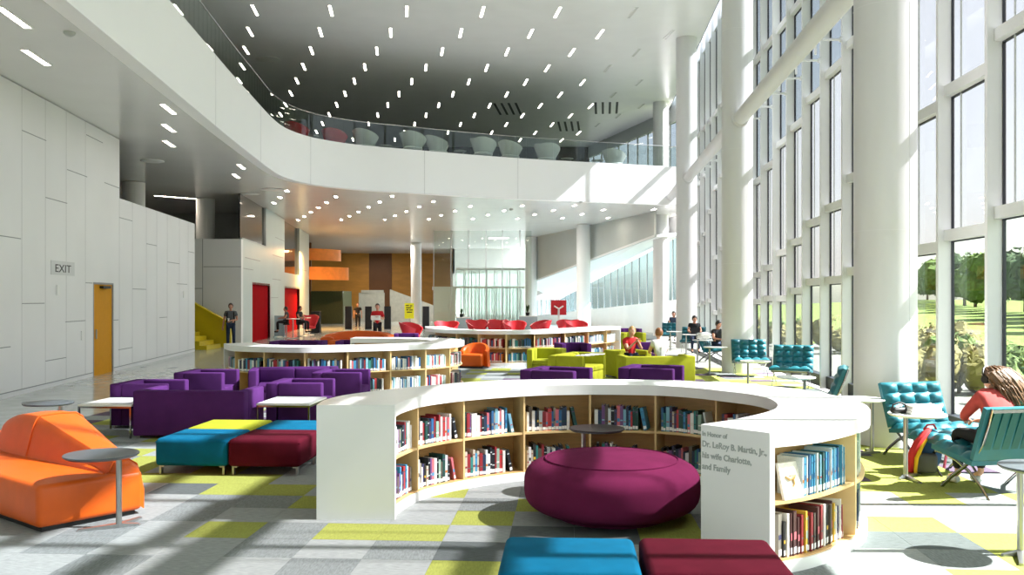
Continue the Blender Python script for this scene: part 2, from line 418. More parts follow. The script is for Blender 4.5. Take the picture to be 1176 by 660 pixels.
    for s in 'LR':
        a, t = J['an' + s], J['to' + s]; d = (t - a); d.z = 0; d = d.normalized() * .05
        cloth('shoe', [Vector((a.x, a.y, .052)) - d * .3, Vector((a.x, a.y, .05)) + d, Vector((t.x, t.y, .042)) + d * .4], [(0, 1), (1, 2)], [.045, .048, .036], shoe)
    hv = MB(); hv.sphere((0, .018 * hairf, .026), .116, 18, 14, (.82, .93, 1.04))
    vs = []; 
    for i, (x, y, z) in enumerate(hv.v):
        k = 1 + .035 * math.sin(i * 2.1) ; 
        if y < -.045 and z < .07: y = -.05; x *= .93; 
        if z < -.055: z = -.055
        vs.append((x * k, y * k, z))
    hv.v = vs
    ho = hv.obj('hair', hair, r); ho.data.transform(hm)
    r['hm'] = 0; del r['hm']
    return r, hm
def mod(base, **k): d = dict(base); d.update(k); return d
# the man with a backpack by the yellow stair
pose = mod(STAND, elL=(.25, .0, 1.12), wrL=(.06, -.24, 1.10), elR=(-.26, .05, 1.12), wrR=(-.29, -.02, .86), knL=(.12, -.06, .50), anL=(.13, -.02, .09), toL=(.15, -.17, .035))
mx, md = xat(265, 38.3), 38.3
person('man in a grey T-shirt by the yellow stair, holding a white cup', (mx, md), .25, pose, 'cloth_grey', 'cloth_navy', scale=1.06)
c = MB(); c.lathe([(.03, 0), (.04, .11), (.042, .115), (.03, .12)], n=14); o = c.obj('paper_cup', 'paper', None, (mx + .02, md - .37, 1.14)); tag(o, 'white paper cup in the hand of the man by the yellow stair', 'cup')
bp = thing('backpack', 'black backpack worn by the man in the grey T-shirt', 'bag', (mx, md, 0), .25)
MB().rbox(-.16, .16, .17, .32, 1.02, 1.5, .05, 3).obj('bag', 'cloth_black', bp)
for sx in (-1, 1): MB().tube([(sx * .12, .2, 1.5), (sx * .125, .02, 1.545), (sx * .13, -.12, 1.46), (sx * .14, -.155, 1.3), (sx * .16, -.10, 1.15), (sx * .17, .12, 1.08)], (.026), 8).obj('strap', 'cloth_black', bp)
# the man in red further back
pose = mod(STAND, elL=(.26, -.04, 1.14), wrL=(.10, -.26, 1.22), elR=(-.26, -.04, 1.14), wrR=(-.10, -.26, 1.22))
rx, rd = xat(433.5, 39.0), 39.0
person('man in a red T-shirt and black shorts standing far back, holding white papers', (rx, rd), .1, pose, 'cloth_red', 'cloth_black', scale=1.05, sleeve=.75)
o = MB().rbox(-.2, .2, -.012, .012, 0, .2, .008, 1).obj('papers', 'paper', None, (rx - .02, rd - .37, 1.16)); tag(o, 'white sheets held by the man in the red T-shirt', 'papers')
# the girl in the lounge chair, seen from behind
pose = mod(SIT, spine=(-.03, -.06, .78), chest=(-.06, -.13, .97), neck=(-.10, -.19, 1.09), head=(-.13, -.25, 1.20), shL=(.12, -.12, 1.02), shR=(-.24, -.13, 1.01),
           elL=(.2, -.28, .80), wrL=(.03, -.46, .74), elR=(-.32, -.22, .77), wrR=(-.16, -.44, .72), knL=(.12, -.50, .60), anL=(.10, -.50, .12), toL=(.11, -.66, .05), knR=(-.16, -.48, .60), anR=(-.16, -.46, .12), toR=(-.17, -.62, .05))
gx0, gd0, grz = 5.24, 9.86, PI + .2
g, hm = person('girl in a salmon red sweater with long brown hair, seen from behind', (gx0, gd0), grz, pose, 'cloth_salmon', 'cloth_black', shoe='cloth_white', skin='skin_light', hair='hair_brown', sleeve=1.9, nod=.45, turn=.25)
hr = MB(); rg = random.Random(3)
def lock(a, e, r, jit):
    p0 = hm @ Vector((.088 * math.sin(a), .02 + .098 * math.cos(a) * (1 - .25 * e), .125 - .15 * e))
    f = a * .05 + rg.uniform(-jit, jit)
    p1 = p0 + Vector((-.03 + f, .075, -.02)); p2 = p0 + Vector((-.09 + f * 1.3, .13 + rg.uniform(-jit, jit), -.10)); p3 = p0 + Vector((-.16 + f * 1.6, .15, -.20)); p4 = p0 + Vector((-.22 + f * 2, .15 + rg.uniform(-jit, jit), -.29 + rg.uniform(-.05, .03)))
    hr.tube([p0, p1, p2, p3, p4], [r * .9, r * 1.1, r * 1.1, r * .9, r * .2], 6)
for i in range(9): lock(-1.2 + 2.5 * i / 8, .35, .034, .006)
for i in range(150): lock(rg.uniform(-1.3, 1.4), rg.uniform(0, 1), .0085, .025)
hr.obj('long_hair', 'hair_brown', g)
hp = thing('headphones', 'black over-ear headphones on the girl with long brown hair', 'headphones', (gx0, gd0, 0), grz)
t = MB(); t.tube([hm @ Vector((.112 * math.sin(a), .0, .02 + .132 * math.cos(a))) for a in [(-1.5 + .25 * k) for k in range(13)]], .011, 8); t.obj('headband', 'black', hp)
for sx in (-1, 1): MB().cyl(hm @ Vector((sx * .085, 0, .0)), hm @ Vector((sx * .125, 0, .0)), .042, n=18).obj('ear_cup', 'black', hp)
# two boys in the lime seats
pose = mod(SIT, elL=(.2, -.2, .78), wrL=(.05, -.30, .98), elR=(-.2, -.2, .78), wrR=(-.04, -.31, .97), head=(0, -.06, 1.23))
person('blond boy in a red polo shirt sitting in the lime seats with his hands clasped', (xat(725, 23.7), 23.75, .0), .35, pose, 'cloth_red', 'cloth_navy', hair='hair_blond', skin='skin_light', scale=1.0, turn=-.4)
pose = mod(SIT)
person('brown haired boy in a white top sitting with his back to the camera', (xat(757, 22.4), 22.35, .0), PI + .3, pose, 'cloth_white', 'cloth_navy', hair='hair_auburn', skin='skin_light', scale=1.0, turn=.1)
# three people studying by the windows
person('person in a dark T-shirt reading at the white table nearest the second column', (xat(824, 29.9), 29.9, .0), .5, mod(SIT), 'cloth_black', 'cloth_navy', scale=1.0, nod=.35, group=None)
person('person in black behind a dark laptop, middle of the three studying by the windows', (xat(797.5, 35.3), 35.3, .0), -.1, mod(SIT), 'cloth_black', 'cloth_navy', scale=1.04, nod=.25)
person('person in a blue grey top, furthest of the three by the windows', (xat(774, 45.4), 45.4, .0), -.35, mod(SIT), 'cloth_blue', 'cloth_navy', skin='skin', scale=1.05)
# people far off on the left
person('person in black sitting at the far high table by the red doorway', (xat(344, 48.4), 48.4, .28), 1.2, mod(SIT), 'cloth_black', 'cloth_black', scale=1.02)
person('person in dark clothes at the far high table, further left of the two', (xat(329, 48.3), 48.3, .28), -1.2, mod(SIT), 'cloth_grey', 'cloth_black', scale=1.0)
person('dark dressed person standing far off by the security gates', (xat(411, 62), 62, 0), .2, STAND, 'cloth_black', 'cloth_black', scale=1.0)
# ---------------------------------------------------------------- room shell
ZS, ZF, ZC = 6.7, 8.6, 13.0          # soffit, top of the balcony parapet, high ceiling
def wx(d): return -8.52 - .109 * d     # near part of the left wall
def wx3(d): return -7.49 - .109 * d    # its far part
def fx(d, off=0): return 5.9 + .07 * d + off
def colx(d): return 4.37 + .077 * d
struct('floor', MB().box(-24, fx(-8) + .3, -8, 53, -.3, 0).box(-24, 8.6, 53, 104, -.3, 0), 'polished_floor')
# carpet: a field of square tiles laid a little askew
TS = .57; TU = Vector((1, -.06)).normalized(); TV = Vector((.06, 1)).normalized(); T0 = Vector((-.57, 8.44))
def tile_of(x, y):
    p = Vector((x, y)) - T0
    return (math.floor(p.dot(TU) / TS), math.floor(p.dot(TV) / TS))
CMAT = ['carpet_light', 'carpet_mid', 'carpet_dark', 'carpet_lime', 'carpet_purple']
fixed = {}
for px, py, c in [(248, 611, 3), (395, 613, 3), (474, 613, 3), (560, 595, 3), (520, 652, 3), (265, 563, 3), (345, 578, 3), (595, 575, 3), (515, 567, 3), (575, 556, 3),
                  (170, 525, 3), (190, 551, 3), (240, 551, 3), (555, 552, 0), (440, 652, 0), (340, 652, 1), (470, 633, 1), (560, 633, 2), (400, 633, 0),
                  (320, 633, 1), (430, 652, 0), (250, 652, 0), (620, 606, 2), (660, 606, 2), (300, 611, 1), (790, 612, 3), (760, 600, 3), (390, 556, 3), (30, 640, 0), (520, 613, 0),
                  (1015, 645, 0), (1060, 630, 2), (1020, 622, 2), (1100, 645, 1), (1030, 585, 0), (1015, 570, 0)]:
    fixed[tile_of(*at(px, py))] = c
rng = random.Random(21)
cb = MB()
for j in range(-14, 36):
    for i in range(-14, 24):
        a = T0 + TU * (i * TS) + TV * (j * TS); c = a + (TU + TV) * TS / 2
        q = rng.random(); q2 = rng.random()
        if c.x < -7.35 or c.x > fx(c.y) - .55 or c.y > 27.5: continue
        if c.x > 3.0: k = 3 if q < .5 else (0 if q < .66 else (2 if q < .75 else (4 if q < .9 and c.y > 10.5 else 1)))
        elif c.y > 12: k = 3 if q < .3 else (0 if q < .65 else (1 if q < .85 else 4))
        else: k = 0 if q < .55 else (1 if q < .86 else (2 if q < .91 else 3))
        if c.y < 8.7 and c.x < 3 and k == 3: k = 0
        k = fixed.get((i, j), k); cb.mi = k; g = .0015
        p = [a + TU * g + TV * g, a + TU * (TS - g) + TV * g, a + (TU + TV) * (TS - g), a + TU * g + TV * (TS - g)]
        cb.prism([(v.x, v.y) for v in p], 0, .006)
struct('floor_carpet', cb, CMAT)

# left wall: a tall panelled part, then a lower part, a return and a far part
def pquad(mb, f, d0, d1, z0, z1, t=.3):
    return mb.hexa([(f(d0) - t, d0, z0), (f(d0), d0, z0), (f(d1), d1, z0), (f(d1) - t, d1, z0), (f(d0) - t, d0, z1), (f(d0), d0, z1), (f(d1), d1, z1), (f(d1) - t, d1, z1)])
DY0, DY1, DYH = 24.4, 26.05, 2.52
wl = MB(); pquad(wl, wx, -8, DY0, 0, ZS); pquad(wl, wx, DY0, DY1, DYH, ZS); pquad(wl, wx, DY1, 26.6, 0, ZS); pquad(wl, wx, 26.6, 35.8, 0, 5.0)
wall_left = struct('wall_left', wl, 'wall_panel')
jb = MB()
def wj(px0, py0, px1=None, hgt=.02):   # a short horizontal joint seen from px0 to px1
    def dd(px): return -8.52 / ((px - CX) / F + .109)
    d0, d1 = dd(px0), dd(px1); z = zat(py0, d0)
    jb.hexa([(wx(d0), d0, z), (wx(d0) + .004, d0, z), (wx(d1) + .004, d1, z), (wx(d1), d1, z), (wx(d0), d0, z + hgt), (wx(d0) + .004, d0, z + hgt), (wx(d1) + .004, d1, z + hgt), (wx(d1), d1, z + hgt)])
for a in [(25, 150, 53), (99, 155, 118), (77, 195, 100), (0, 271, 24), (52, 227, 77), (120, 210, 139), (137, 250, 152), (168, 280, 180), (192, 301, 206), (216, 289, 223),
          (152, 332, 168), (25, 349, 51), (75, 370, 98), (203, 326, 215), (52, 415, 76), (136, 402, 152), (130, 368, 136), (98, 325, 106), (183, 365, 192), (0, 400, 12)]: wj(*a)
jb.mi = 1
for px in (25, 52, 76, 98, 118, 137, 152, 168, 180, 192, 206, 216):
    d = -8.52 / ((px - CX) / F + .109)
    if DY0 - .1 < d < DY1 + .1: continue
    jb.box(wx(d), wx(d) + .003, d - .006, d + .006, .12, ZS if d < 26.5 else 5.0)
jb.mi = 0
for a, b in ((2.0, DY0 - .05), (DY1 + .05, 35.8)):
    jb.hexa([(wx(a), a, .10), (wx(a) + .012, a, .10), (wx(b) + .012, b, .10), (wx(b), b, .10), (wx(a), a, .12), (wx(a) + .012, a, .12), (wx(b) + .012, b, .12), (wx(b), b, .12)])
jb.obj('panel_joints', ['joint', 'seam'], wall_left)
# yellow door in the left wall
db = MB(); pquad(db, lambda d: wx(d) - .03, DY0 + .04, DY1 - .04, 0, DYH - .04, .06)
door1 = struct('door_1', db, 'yellow_door'); door1['label'] = 'tall yellow door in the grey panelled wall'
fb = MB()
for a, b, z0, z1 in ((DY0, DY0 + .05, 0, DYH), (DY1 - .05, DY1, 0, DYH), (DY0, DY1, DYH - .05, DYH)): pquad(fb, lambda d: wx(d) + .008, a, b, z0, z1, .1)
fb.obj('door_frame', 'joint', door1)
MB().cyl((wx(24.7) + .02, 24.62, 1.0), (wx(24.7) + .02, 24.62, 1.25), .02).obj('door_handle', 'steel', door1)
cl = MB(); pquad(cl, lambda d: wx(d) + .08, 25.0, 25.6, DYH - .16, DYH - .09, .16); cl.obj('door_closer', 'black', door1)
# the return wall and the far part of the left wall
C3 = 40.0; X3 = wx3(C3)
wb = MB(); wb.box(-17, X3, C3, C3 + .3, 0, 4.68)
struct('wall_return', wb, 'wall_panel')
R1, R2, D2 = (42.8, 48.0, 2.74), (53.6, 60.6, 2.7), None
wf = MB()
pquad(wf, wx3, C3 + .3, R1[0], 0, 4.68); pquad(wf, wx3, R1[0], R1[1], R1[2], 4.68); pquad(wf, wx3, R1[1], R2[0], 0, 6.7)
pquad(wf, wx3, 46.9, R1[1], 4.68, 6.7); pquad(wf, wx3, R2[0], R2[1], R2[2], 3.6); pquad(wf, wx3, R2[1], 66.3, 0, 6.7)
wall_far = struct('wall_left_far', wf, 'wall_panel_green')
j2 = MB()
for d0, d1, z in ((40.5, 43, 3.4), (41, 45, 3.9), (49, 52, 3.1), (48.5, 51, 2.1), (49, 53, 4.4), (50, 53.5, 5.4), (61, 65, 4.0)):
    j2.hexa([(wx3(d0), d0, z), (wx3(d0) + .006, d0, z), (wx3(d1) + .006, d1, z), (wx3(d1), d1, z), (wx3(d0), d0, z + .03), (wx3(d0) + .006, d0, z + .03), (wx3(d1) + .006, d1, z + .03), (wx3(d1), d1, z + .03)])
j2.obj('panel_joints', 'joint', wall_far)
j3 = MB(); j3.box(-13.55, -13.52, C3 - .006, C3, 0, 4.68); j3.box(-13.5, X3, C3 - .006, C3, 3.45, 3.48); j3.box(-17, -13.55, C3 - .006, C3, 2.5, 2.53)
j3.obj('panel_joints', 'joint', [o for o in COL.objects if o.name == 'wall_return'][0])
def recess(name, r, m, deep, lab):
    b = MB(); a, c, h = r
    pquad(b, lambda d: wx3(d) - deep, a - .2, c + .2, 0, h + .1, .08)
    b.box(wx3(a) - deep, wx3(a) - .0, a - .1, a, 0, h); b.box(wx3(c) - deep, wx3(c), c, c + .1, 0, h)
    b.hexa([(wx3(a) - deep, a, h), (wx3(a), a, h), (wx3(c), c, h), (wx3(c) - deep, c, h), (wx3(a) - deep, a, h + .1), (wx3(a), a, h + .1), (wx3(c), c, h + .1), (wx3(c) - deep, c, h + .1)])
    o = struct(name, b, m); o['label'] = lab
recess('door_2', R1, 'red_paint', .1, 'wide red doorway in the far grey wall, nearer of the two')
recess('door_3', R2, 'red_paint', .14, 'wide red doorway in the far grey wall, further of the two')
wn = MB(); pquad(wn, lambda d: wx3(d) - .1, C3 + .3, 46.9, 4.68, ZS, .06)
o = struct('window_40', wn, 'dark_glass'); o['label'] = 'dark interior window over the low grey wall'
fr = MB(); pquad(fr, lambda d: wx3(d), 46.75, 46.9, 4.68, ZS, .2); pquad(fr, lambda d: wx3(d), C3 + .3, 46.9, 4.68, 4.76, .2); fr.obj('window_frame', 'grey_wall', o)
wn = MB(); pquad(wn, lambda d: wx3(d) - .15, R2[0] - .1, R2[1], 3.6, ZS, .06)
o = struct('window_41', wn, 'dark_glass'); o['label'] = 'tall dark interior window above the further red doorway'
# closing walls out of sight, and the dark recess over the low wall
struct('wall_recess', MB().box(-24, -23.7, -8, 104, -.3, 13.4).box(-23.7, wx3(50) - .35, 50, 50.2, 4.68, ZS), 'grey_wall')
struct('wall_behind', MB().box(-24, fx(-8) + .3, -8.3, -8, -.3, 15.4), 'white_paint')
struct('wall_far_end', MB().box(-24, 9, 104, 104.3, -.3, 7), 'grey_wall')
struct('wall_upper_back', MB().box(-24, 5.6, 66, 66.3, 8.2, ZC), 'dark_wall')

# ---------------------------------------------------------------- balcony slab with its parapet and glass rail
FC = [(-5.5 - .099 * d, d) for d in (-8, 4, 16, 26)] + [(-8.42, 30.0), (-8.62, 32.4), (-8.70, 34.2), (-8.58, 35.5), (-8.22, 36.7), (-7.55, 37.8), (-6.3, 38.95), (-4.2, 40.15), (-1.6, 41.6), (1.4, 42.95), (5.4, 44.35), (7.2, 45.0), (9.05, 45.6)]
FP = spline(FC, 140)
def offset(P, off):
    R = []
    for i, p in enumerate(P):
        t = (P[min(i + 1, len(P) - 1)] - P[max(i - 1, 0)]).normalized(); R.append(p + Vector((-t.y, t.x)) * off)
    return R
FI = offset(FP, .35)
pb = MB(); pb.smooth = True
pv = []; pf = []
for a, b in zip(FP, FI): pv += [(a.x, a.y, ZS), (a.x, a.y, ZF), (b.x, b.y, ZF), (b.x, b.y, ZS)]
for i in range(len(FP) - 1):
    for k in range(4): pf.append((i * 4 + k, i * 4 + (k + 1) % 4, i * 4 + 4 + (k + 1) % 4, i * 4 + 4 + k))
pb.add(pv, pf)
pb.smooth = False
parapet = struct('wall_parapet', pb, 'fascia_white'); parapet['label'] = 'white curved parapet of the upper floor'
jn = MB()
for i in (70, 84, 97, 109, 119, 130, 137):
    p = FP[i]; t = (FP[i + 1] - FP[i]).normalized(); n = Vector((t.y, -t.x)) * .004
    a, b = p - t * .012, p + t * .012
    jn.prism([(a.x, a.y), (b.x, b.y), (b.x + n.x, b.y + n.y), (a.x + n.x, a.y + n.y)], ZS, ZF)
jn.obj('joint', 'seam_pale', parapet)
poly = [(p.x, p.y) for p in FI] + [(fx(50.8) - .1, 50.8), (8.2, 56.0), (5.6, 66.0), (3.0, 75.0), (-.6, 88), (-2, 104), (-24, 104), (-24, -8)]
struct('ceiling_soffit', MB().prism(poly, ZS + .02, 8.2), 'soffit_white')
UPF = offset(FP, .36)
struct('floor_upper', MB().prism([(p.x, p.y) for p in UPF] + poly[len(FI):], 8.2, 8.45), 'carpet_dark')
# rail
rail = thing('glass_railing', 'curved frameless glass railing on top of the white parapet', 'railing', (0, 0, 0))
RP = offset(FP, .1)
step = 3
for i in range(0, len(RP) - step, step):
    b = MB(); seg = RP[i:i + step + 1]
    seg[0] = seg[0].lerp(seg[1], .02); seg[-1] = seg[-1].lerp(seg[-2], .02)
    In = offset(seg, .02)
    for (p, q, p2, q2) in zip(seg, seg[1:], In, In[1:]): b.prism([(p.x, p.y), (q.x, q.y), (q2.x, q2.y), (p2.x, p2.y)], ZF + .001, ZF + 1.0)
    if seg[-1].y > 5: b.obj('glass_panel', 'glass_rail', rail)
tb = MB(); tb.tube([(p.x, p.y, ZF + 1.01) for p in RP], .018, 6); tb.obj('top_rail', 'steel', rail)
# ---------------------------------------------------------------- high ceiling, its edge over the window line, and the roof strip
def cex(d): return 5.0 + .077 * d
struct('ceiling', MB().prism([(-24, -8), (cex(-8), -8), (cex(60), 60), (5.6, 66.3), (-24, 66.3)], ZC, ZC + .35), 'ceiling_white')
struct('ceiling_slot', MB().prism([(cex(-8) - .4, -8), (fx(-8) + .3, -8), (fx(60) + .3, 60), (cex(60) - .4, 60)], 15.2, 15.4), 'grey_wall')
struct('trim_1', MB().hexa([(cex(-8), -8, ZC - .001), (cex(-8) + .03, -8, ZC - .001), (cex(60) + .03, 60, ZC - .001), (cex(60), 60, ZC - .001),
                             (cex(-8), -8, ZC + .1), (cex(-8) + .03, -8, ZC + .1), (cex(60) + .03, 60, ZC + .1), (cex(60), 60, ZC + .1)]), 'slot_dark')

# ---------------------------------------------------------------- window wall on the right
PITCH, D0 = 1.72, 12.62
Z1 = {0: 3.19, 1: 2.99, 2: 2.83, 3: 2.70, 4: 2.58, 5: 2.42, 6: 2.41, 7: 2.2, 8: 2.0, 9: 2.0, 10: 1.9, 11: 1.8, 12: 1.7, 13: 1.55, 14: 1.5, 15: 1.4}
Z2 = {0: 5.64, 1: 5.25, 2: 5.08, 3: 4.8, 4: 4.55, 5: 4.08, 6: 3.87, 7: 3.5, 8: 3.3, 9: 2.93, 10: 2.75, 11: 4.9, 12: 4.6, 13: 4.3, 14: 4.0, 15: 3.7}
Z3 = {0: 8.6, 1: 8.3, 2: 8.0, 3: 7.7, 4: 7.4, 5: 7.17, 6: 6.95, 7: 6.57, 8: 6.4, 9: 6.0, 10: 5.77, 11: 7.6, 12: 7.4, 13: 7.1, 14: 6.9, 15: 6.6}
KMAX = 22
def zz(t, k):
    if k < 0: return t[0] + (.2 if t is not Z3 else .15) * min(-k, 5)
    return t[k] if k in t else t[10 + (k - 10) % 6]
SILL, HEAD = .28, 13.3
def fbox(mb, d0, d1, o0, o1, z0, z1):
    return mb.hexa([(fx(d0, o0), d0, z0), (fx(d0, o1), d0, z0), (fx(d1, o1), d1, z0), (fx(d1, o0), d1, z0), (fx(d0, o0), d0, z1), (fx(d0, o1), d0, z1), (fx(d1, o1), d1, z1), (fx(d1, o0), d1, z1)])
for n, k in enumerate(range(-11, KMAX + 1)):
    d1 = D0 + PITCH * k; d0 = d1 - PITCH
    z1, z2, z3 = zz(Z1, k), zz(Z2, k), zz(Z3, k); z4 = max(9.7, z3 + 1.2)
    b = MB()
    fbox(b, d1, d1 + .09, -.22, .035, 0, 15.2)                       # the fin
    for z in (z1, z2, z3, z4): fbox(b, d0 + .09, d1, -.13, .035, z, z + .17)
    fbox(b, d0 + .09, d1, -.1, .1, HEAD, 15.2)
    b.mi = 1
    for a, c in ((SILL, z1), (z1 + .17, z2), (z2 + .17, z3), (z3 + .17, z4), (z4 + .17, HEAD)):
        fbox(b, d1 - .022, d1, -.015, .03, a, c); fbox(b, d0 + .09, d1 - .022, -.015, .03, c - .02, c)
    b.mi = 2; fbox(b, d0 + .09, d1, -.1, .1, 0, SILL)
    w = struct('window_%d' % (n + 1), b, ['mullion_white', 'gasket', 'gasket'])
    fbox(MB(), d0 + .09, d1, 0, .02, SILL, z1).obj('glass_pane', 'glass_clear', w)
    fbox(MB(), d0 + .09, d1, 0, .02, z3 + .17, z4).obj('glass_pane', 'glass_blue', w)
    fbox(MB(), d0 + .09, d1, 0, .02, z4 + .17, HEAD).obj('glass_pane', 'glass_blue', w)
    for a, c in ((z1 + .17, z2), (z2 + .17, z3)):
        p = fbox(MB(), d0 + .09, d1, 0, .02, a, c); p.m[3] = 1; p = p.obj('frosted_panel', ['glass_plain', 'frit'], w)
        q = MB()
        for t in (.27, .78): dm = d0 + .09 + (PITCH - .09) * t; fbox(q, dm - .012, dm + .012, -.02, 0, a, c)
        q.obj('panel_strip', 'grey_wall', p)
    if D0 + 3 * PITCH < d1 < 46:
        q = MB(); q.tube([(fx(d1, -.2), d1 + .04, 7.62), (fx(d1, -.72), d1 + .04, 7.62), (fx(d1, -.78), d1 + .04, 7.57), (fx(d1, -.78), d1 + .04, 7.3)], .028, 6)
        q.cyl((fx(d1, -.22), d1 + .04, 7.62), (fx(d1, -.26), d1 + .04, 7.62), .06, n=10)
        q.obj('bracket', 'mullion_white', w)
DEND = D0 + PITCH * KMAX + .09
# round columns along the window wall and under the soffit
def column(n, x, d, z0, z1, r, lab):
    b = MB(); b.cyl((x, d, z0), (x, d, z1), r, n=40)
    o = struct('column_%d' % n, b, 'column_white'); o['label'] = lab
    q = MB()
    for z in (3.05, 6.25, 9.6):
        if z < z1 - .5: q.cyl((x, d, z), (x, d, z + .012), r + .002, n=40, cap=False)
    q.box(x - .006 + r * .42, x + .006 + r * .42, d - r * .912, d - r * .9, z0, z1)
    q.obj('joint', 'wall_panel', o)
for n, (d, lab) in enumerate([(.6, 'white round column out of view'), (13.2, 'nearest tall white round column by the windows'), (25.8, 'second tall white round column from the near end of the windows'),
                              (38.4, 'third tall white round column from the near end of the windows'), (51.0, 'furthest tall white round column by the windows, beyond the parapet')]):
    column(n + 1, colx(d), d, 0, ZC, .43, lab)
column(6, xat(670, 57.5), 57.5, 0, ZS, .44, 'white round column under the soffit, right of the red square sign')
column(7, xat(610, 69), 69, 0, ZS, .44, 'white round column under the soffit, left of the red square sign')
column(8, xat(478, 76), 76, 0, ZS, .44, 'white round column left of the glass enclosure')
column(9, xat(154, 36.5), 36.5, 0, ZS, .42, 'grey round column behind the low left wall, nearer one')
column(10, xat(236, 42.5), 42.5, 4.6, ZS, .42, 'grey round column behind the return wall, further one')
# tubular tie beams between the columns
for n, (a, b_) in enumerate(((.6, 13.2), (13.2, 25.8), (25.8, 38.4), (38.4, 51.0))):
    q = MB(); q.cyl((colx(a), a + .3, 7.1), (colx(b_), b_ - .36, 7.1), .2, n=24)
    q.cyl((colx(b_ - .42), b_ - .5, 7.1), (colx(b_), b_ - .3, 7.1), .25, n=24)
    o = struct('beam_%d' % (n + 1), q, 'column_white'); o['label'] = 'white tubular beam between window columns'

# ---------------------------------------------------------------- the far end: grey slanting wall, white splay, window band
def gx(d): return 7.6 - .282 * (d - 48.8)
def vx(d): return 8.59 - .282 * (d - 55.0)
gb = lambda d: 5.35 - (d - 48.8) * .0965
def band(mb, f, d0, d1, za, zb, t=.25):
    za0, za1 = (za(d0), za(d1)) if callable(za) else (za, za); zb0, zb1 = (zb(d0), zb(d1)) if callable(zb) else (zb, zb)
    return mb.hexa([(f(d0), d0, za0), (f(d0) + t, d0, za0), (f(d1) + t, d1, za1), (f(d1), d1, za1), (f(d0), d0, zb0), (f(d0) + t, d0, zb0), (f(d1) + t, d1, zb1), (f(d1), d1, zb1)])
struct('wall_grey_slant', band(MB(), gx, 48.8, 72, gb, ZS + .05, .1), 'grey_wall')
vtop = lambda d: 5.1 - (d - 55) * .178
vbot = lambda d: 1.7 - (d - 55) * .1
sp = MB(); sp.slab((gx(48.8), 48.8, gb(48.8)), (vx(51.75), 51.75, vtop(51.75)), (vx(74), 74, 2.2), (gx(72), 72, gb(72)), .12)
struct('trim_2', sp, 'white_paint')
struct('wall_window_sill', band(MB(), vx, 51.75, 80, 0, lambda d: max(.5, vbot(d)), .25), 'white_paint')
struct('wall_window_head', band(MB(), vx, 51.75, 80, lambda d: max(2.0, vtop(d)), 8.5, .25), 'white_paint')
n0 = 50
d = 51.75; i = 0
while d < 79:
    b = MB(); zt, zb = max(2.0, vtop(d)), max(.5, vbot(d)); zt1, zb1 = max(2.0, vtop(d + 1.15)), max(.5, vbot(d + 1.15))
    band(b, lambda q: vx(q) + .1, d, d + .06, zb, zt, .07)
    w = struct('window_%d' % (n0 + i), b, 'mullion_white')
    band(MB(), lambda q: vx(q) + .12, d + .06, d + 1.15, lambda q: max(.5, vbot(q)), lambda q: max(2.0, vtop(q)), .02).obj('glass_pane', 'glass_far', w)
    d += 1.15; i += 1
n0 += i; i = 0
struct('wall_upper_head', band(MB(), vx, 51.75, 66, 12.2, 15.2, .25), 'grey_wall')
d = 51.75
while d < 66:
    b = MB(); band(b, lambda q: vx(q) + .1, d, d + .07, 8.5, 12.2, .08); w = struct('window_%d' % (n0 + i), b, 'mullion_white')
    band(MB(), lambda q: vx(q) + .12, d + .1, d + 1.5, 8.5, 12.2, .02).obj('glass_pane', 'glass_blue', w)
    d += 1.5; i += 1
n0 += i
# back of the ground floor: ochre and brown wall, window band behind the enclosure
YB = 95.0
def xb(px, d=YB): return xat(px, d)
struct('wall_back', MB().box(-24, xb(394), YB, YB + .3, 0, ZS + .1).box(xb(450), xb(500), YB, YB + .3, 0, ZS + .1).box(xb(500), -5.4, YB, YB + .3, 0, ZS + .1), 'ochre_wall')
struct('wall_back_brown', MB().box(xb(424), xb(450), YB - .1, YB + .2, 0, ZS + .1), 'brown_wall')
struct('wall_back_ochre', MB().box(xb(394), xb(424), YB - .2, YB + .2, 0, ZS + .1), 'ochre_wall')
YW = 86.0
ww = MB(); ww.box(-5.6, 3.4, YW, YW + .2, 4.4, ZS + .1).box(-5.6, 3.4, YW, YW + .2, 0, .5); ww.box(-5.6, -5.4, YW, YB, 0, ZS + .1).box(.5, 3.4, YW, YW + .2, .5, 4.4)
struct('wall_back_right', ww, 'white_paint')
for i in range(6):
    x = -5.4 + i * .98; b = MB(); b.box(x, x + .09, YW, YW + .2, .5, 4.4); b.box(x, x + .98, YW, YW + .2, 3.1, 3.2)
    w = struct('window_%d' % (n0 + i), b, 'mullion_white'); MB().box(x + .09, x + .98, YW + .1, YW + .12, .5, 4.4).obj('glass_pane', 'curtain_glass', w)
struct('wall_back_corner', MB().box(3.4, 3.6, 74, YW + .2, 2.2, ZS + .1), 'white_paint')
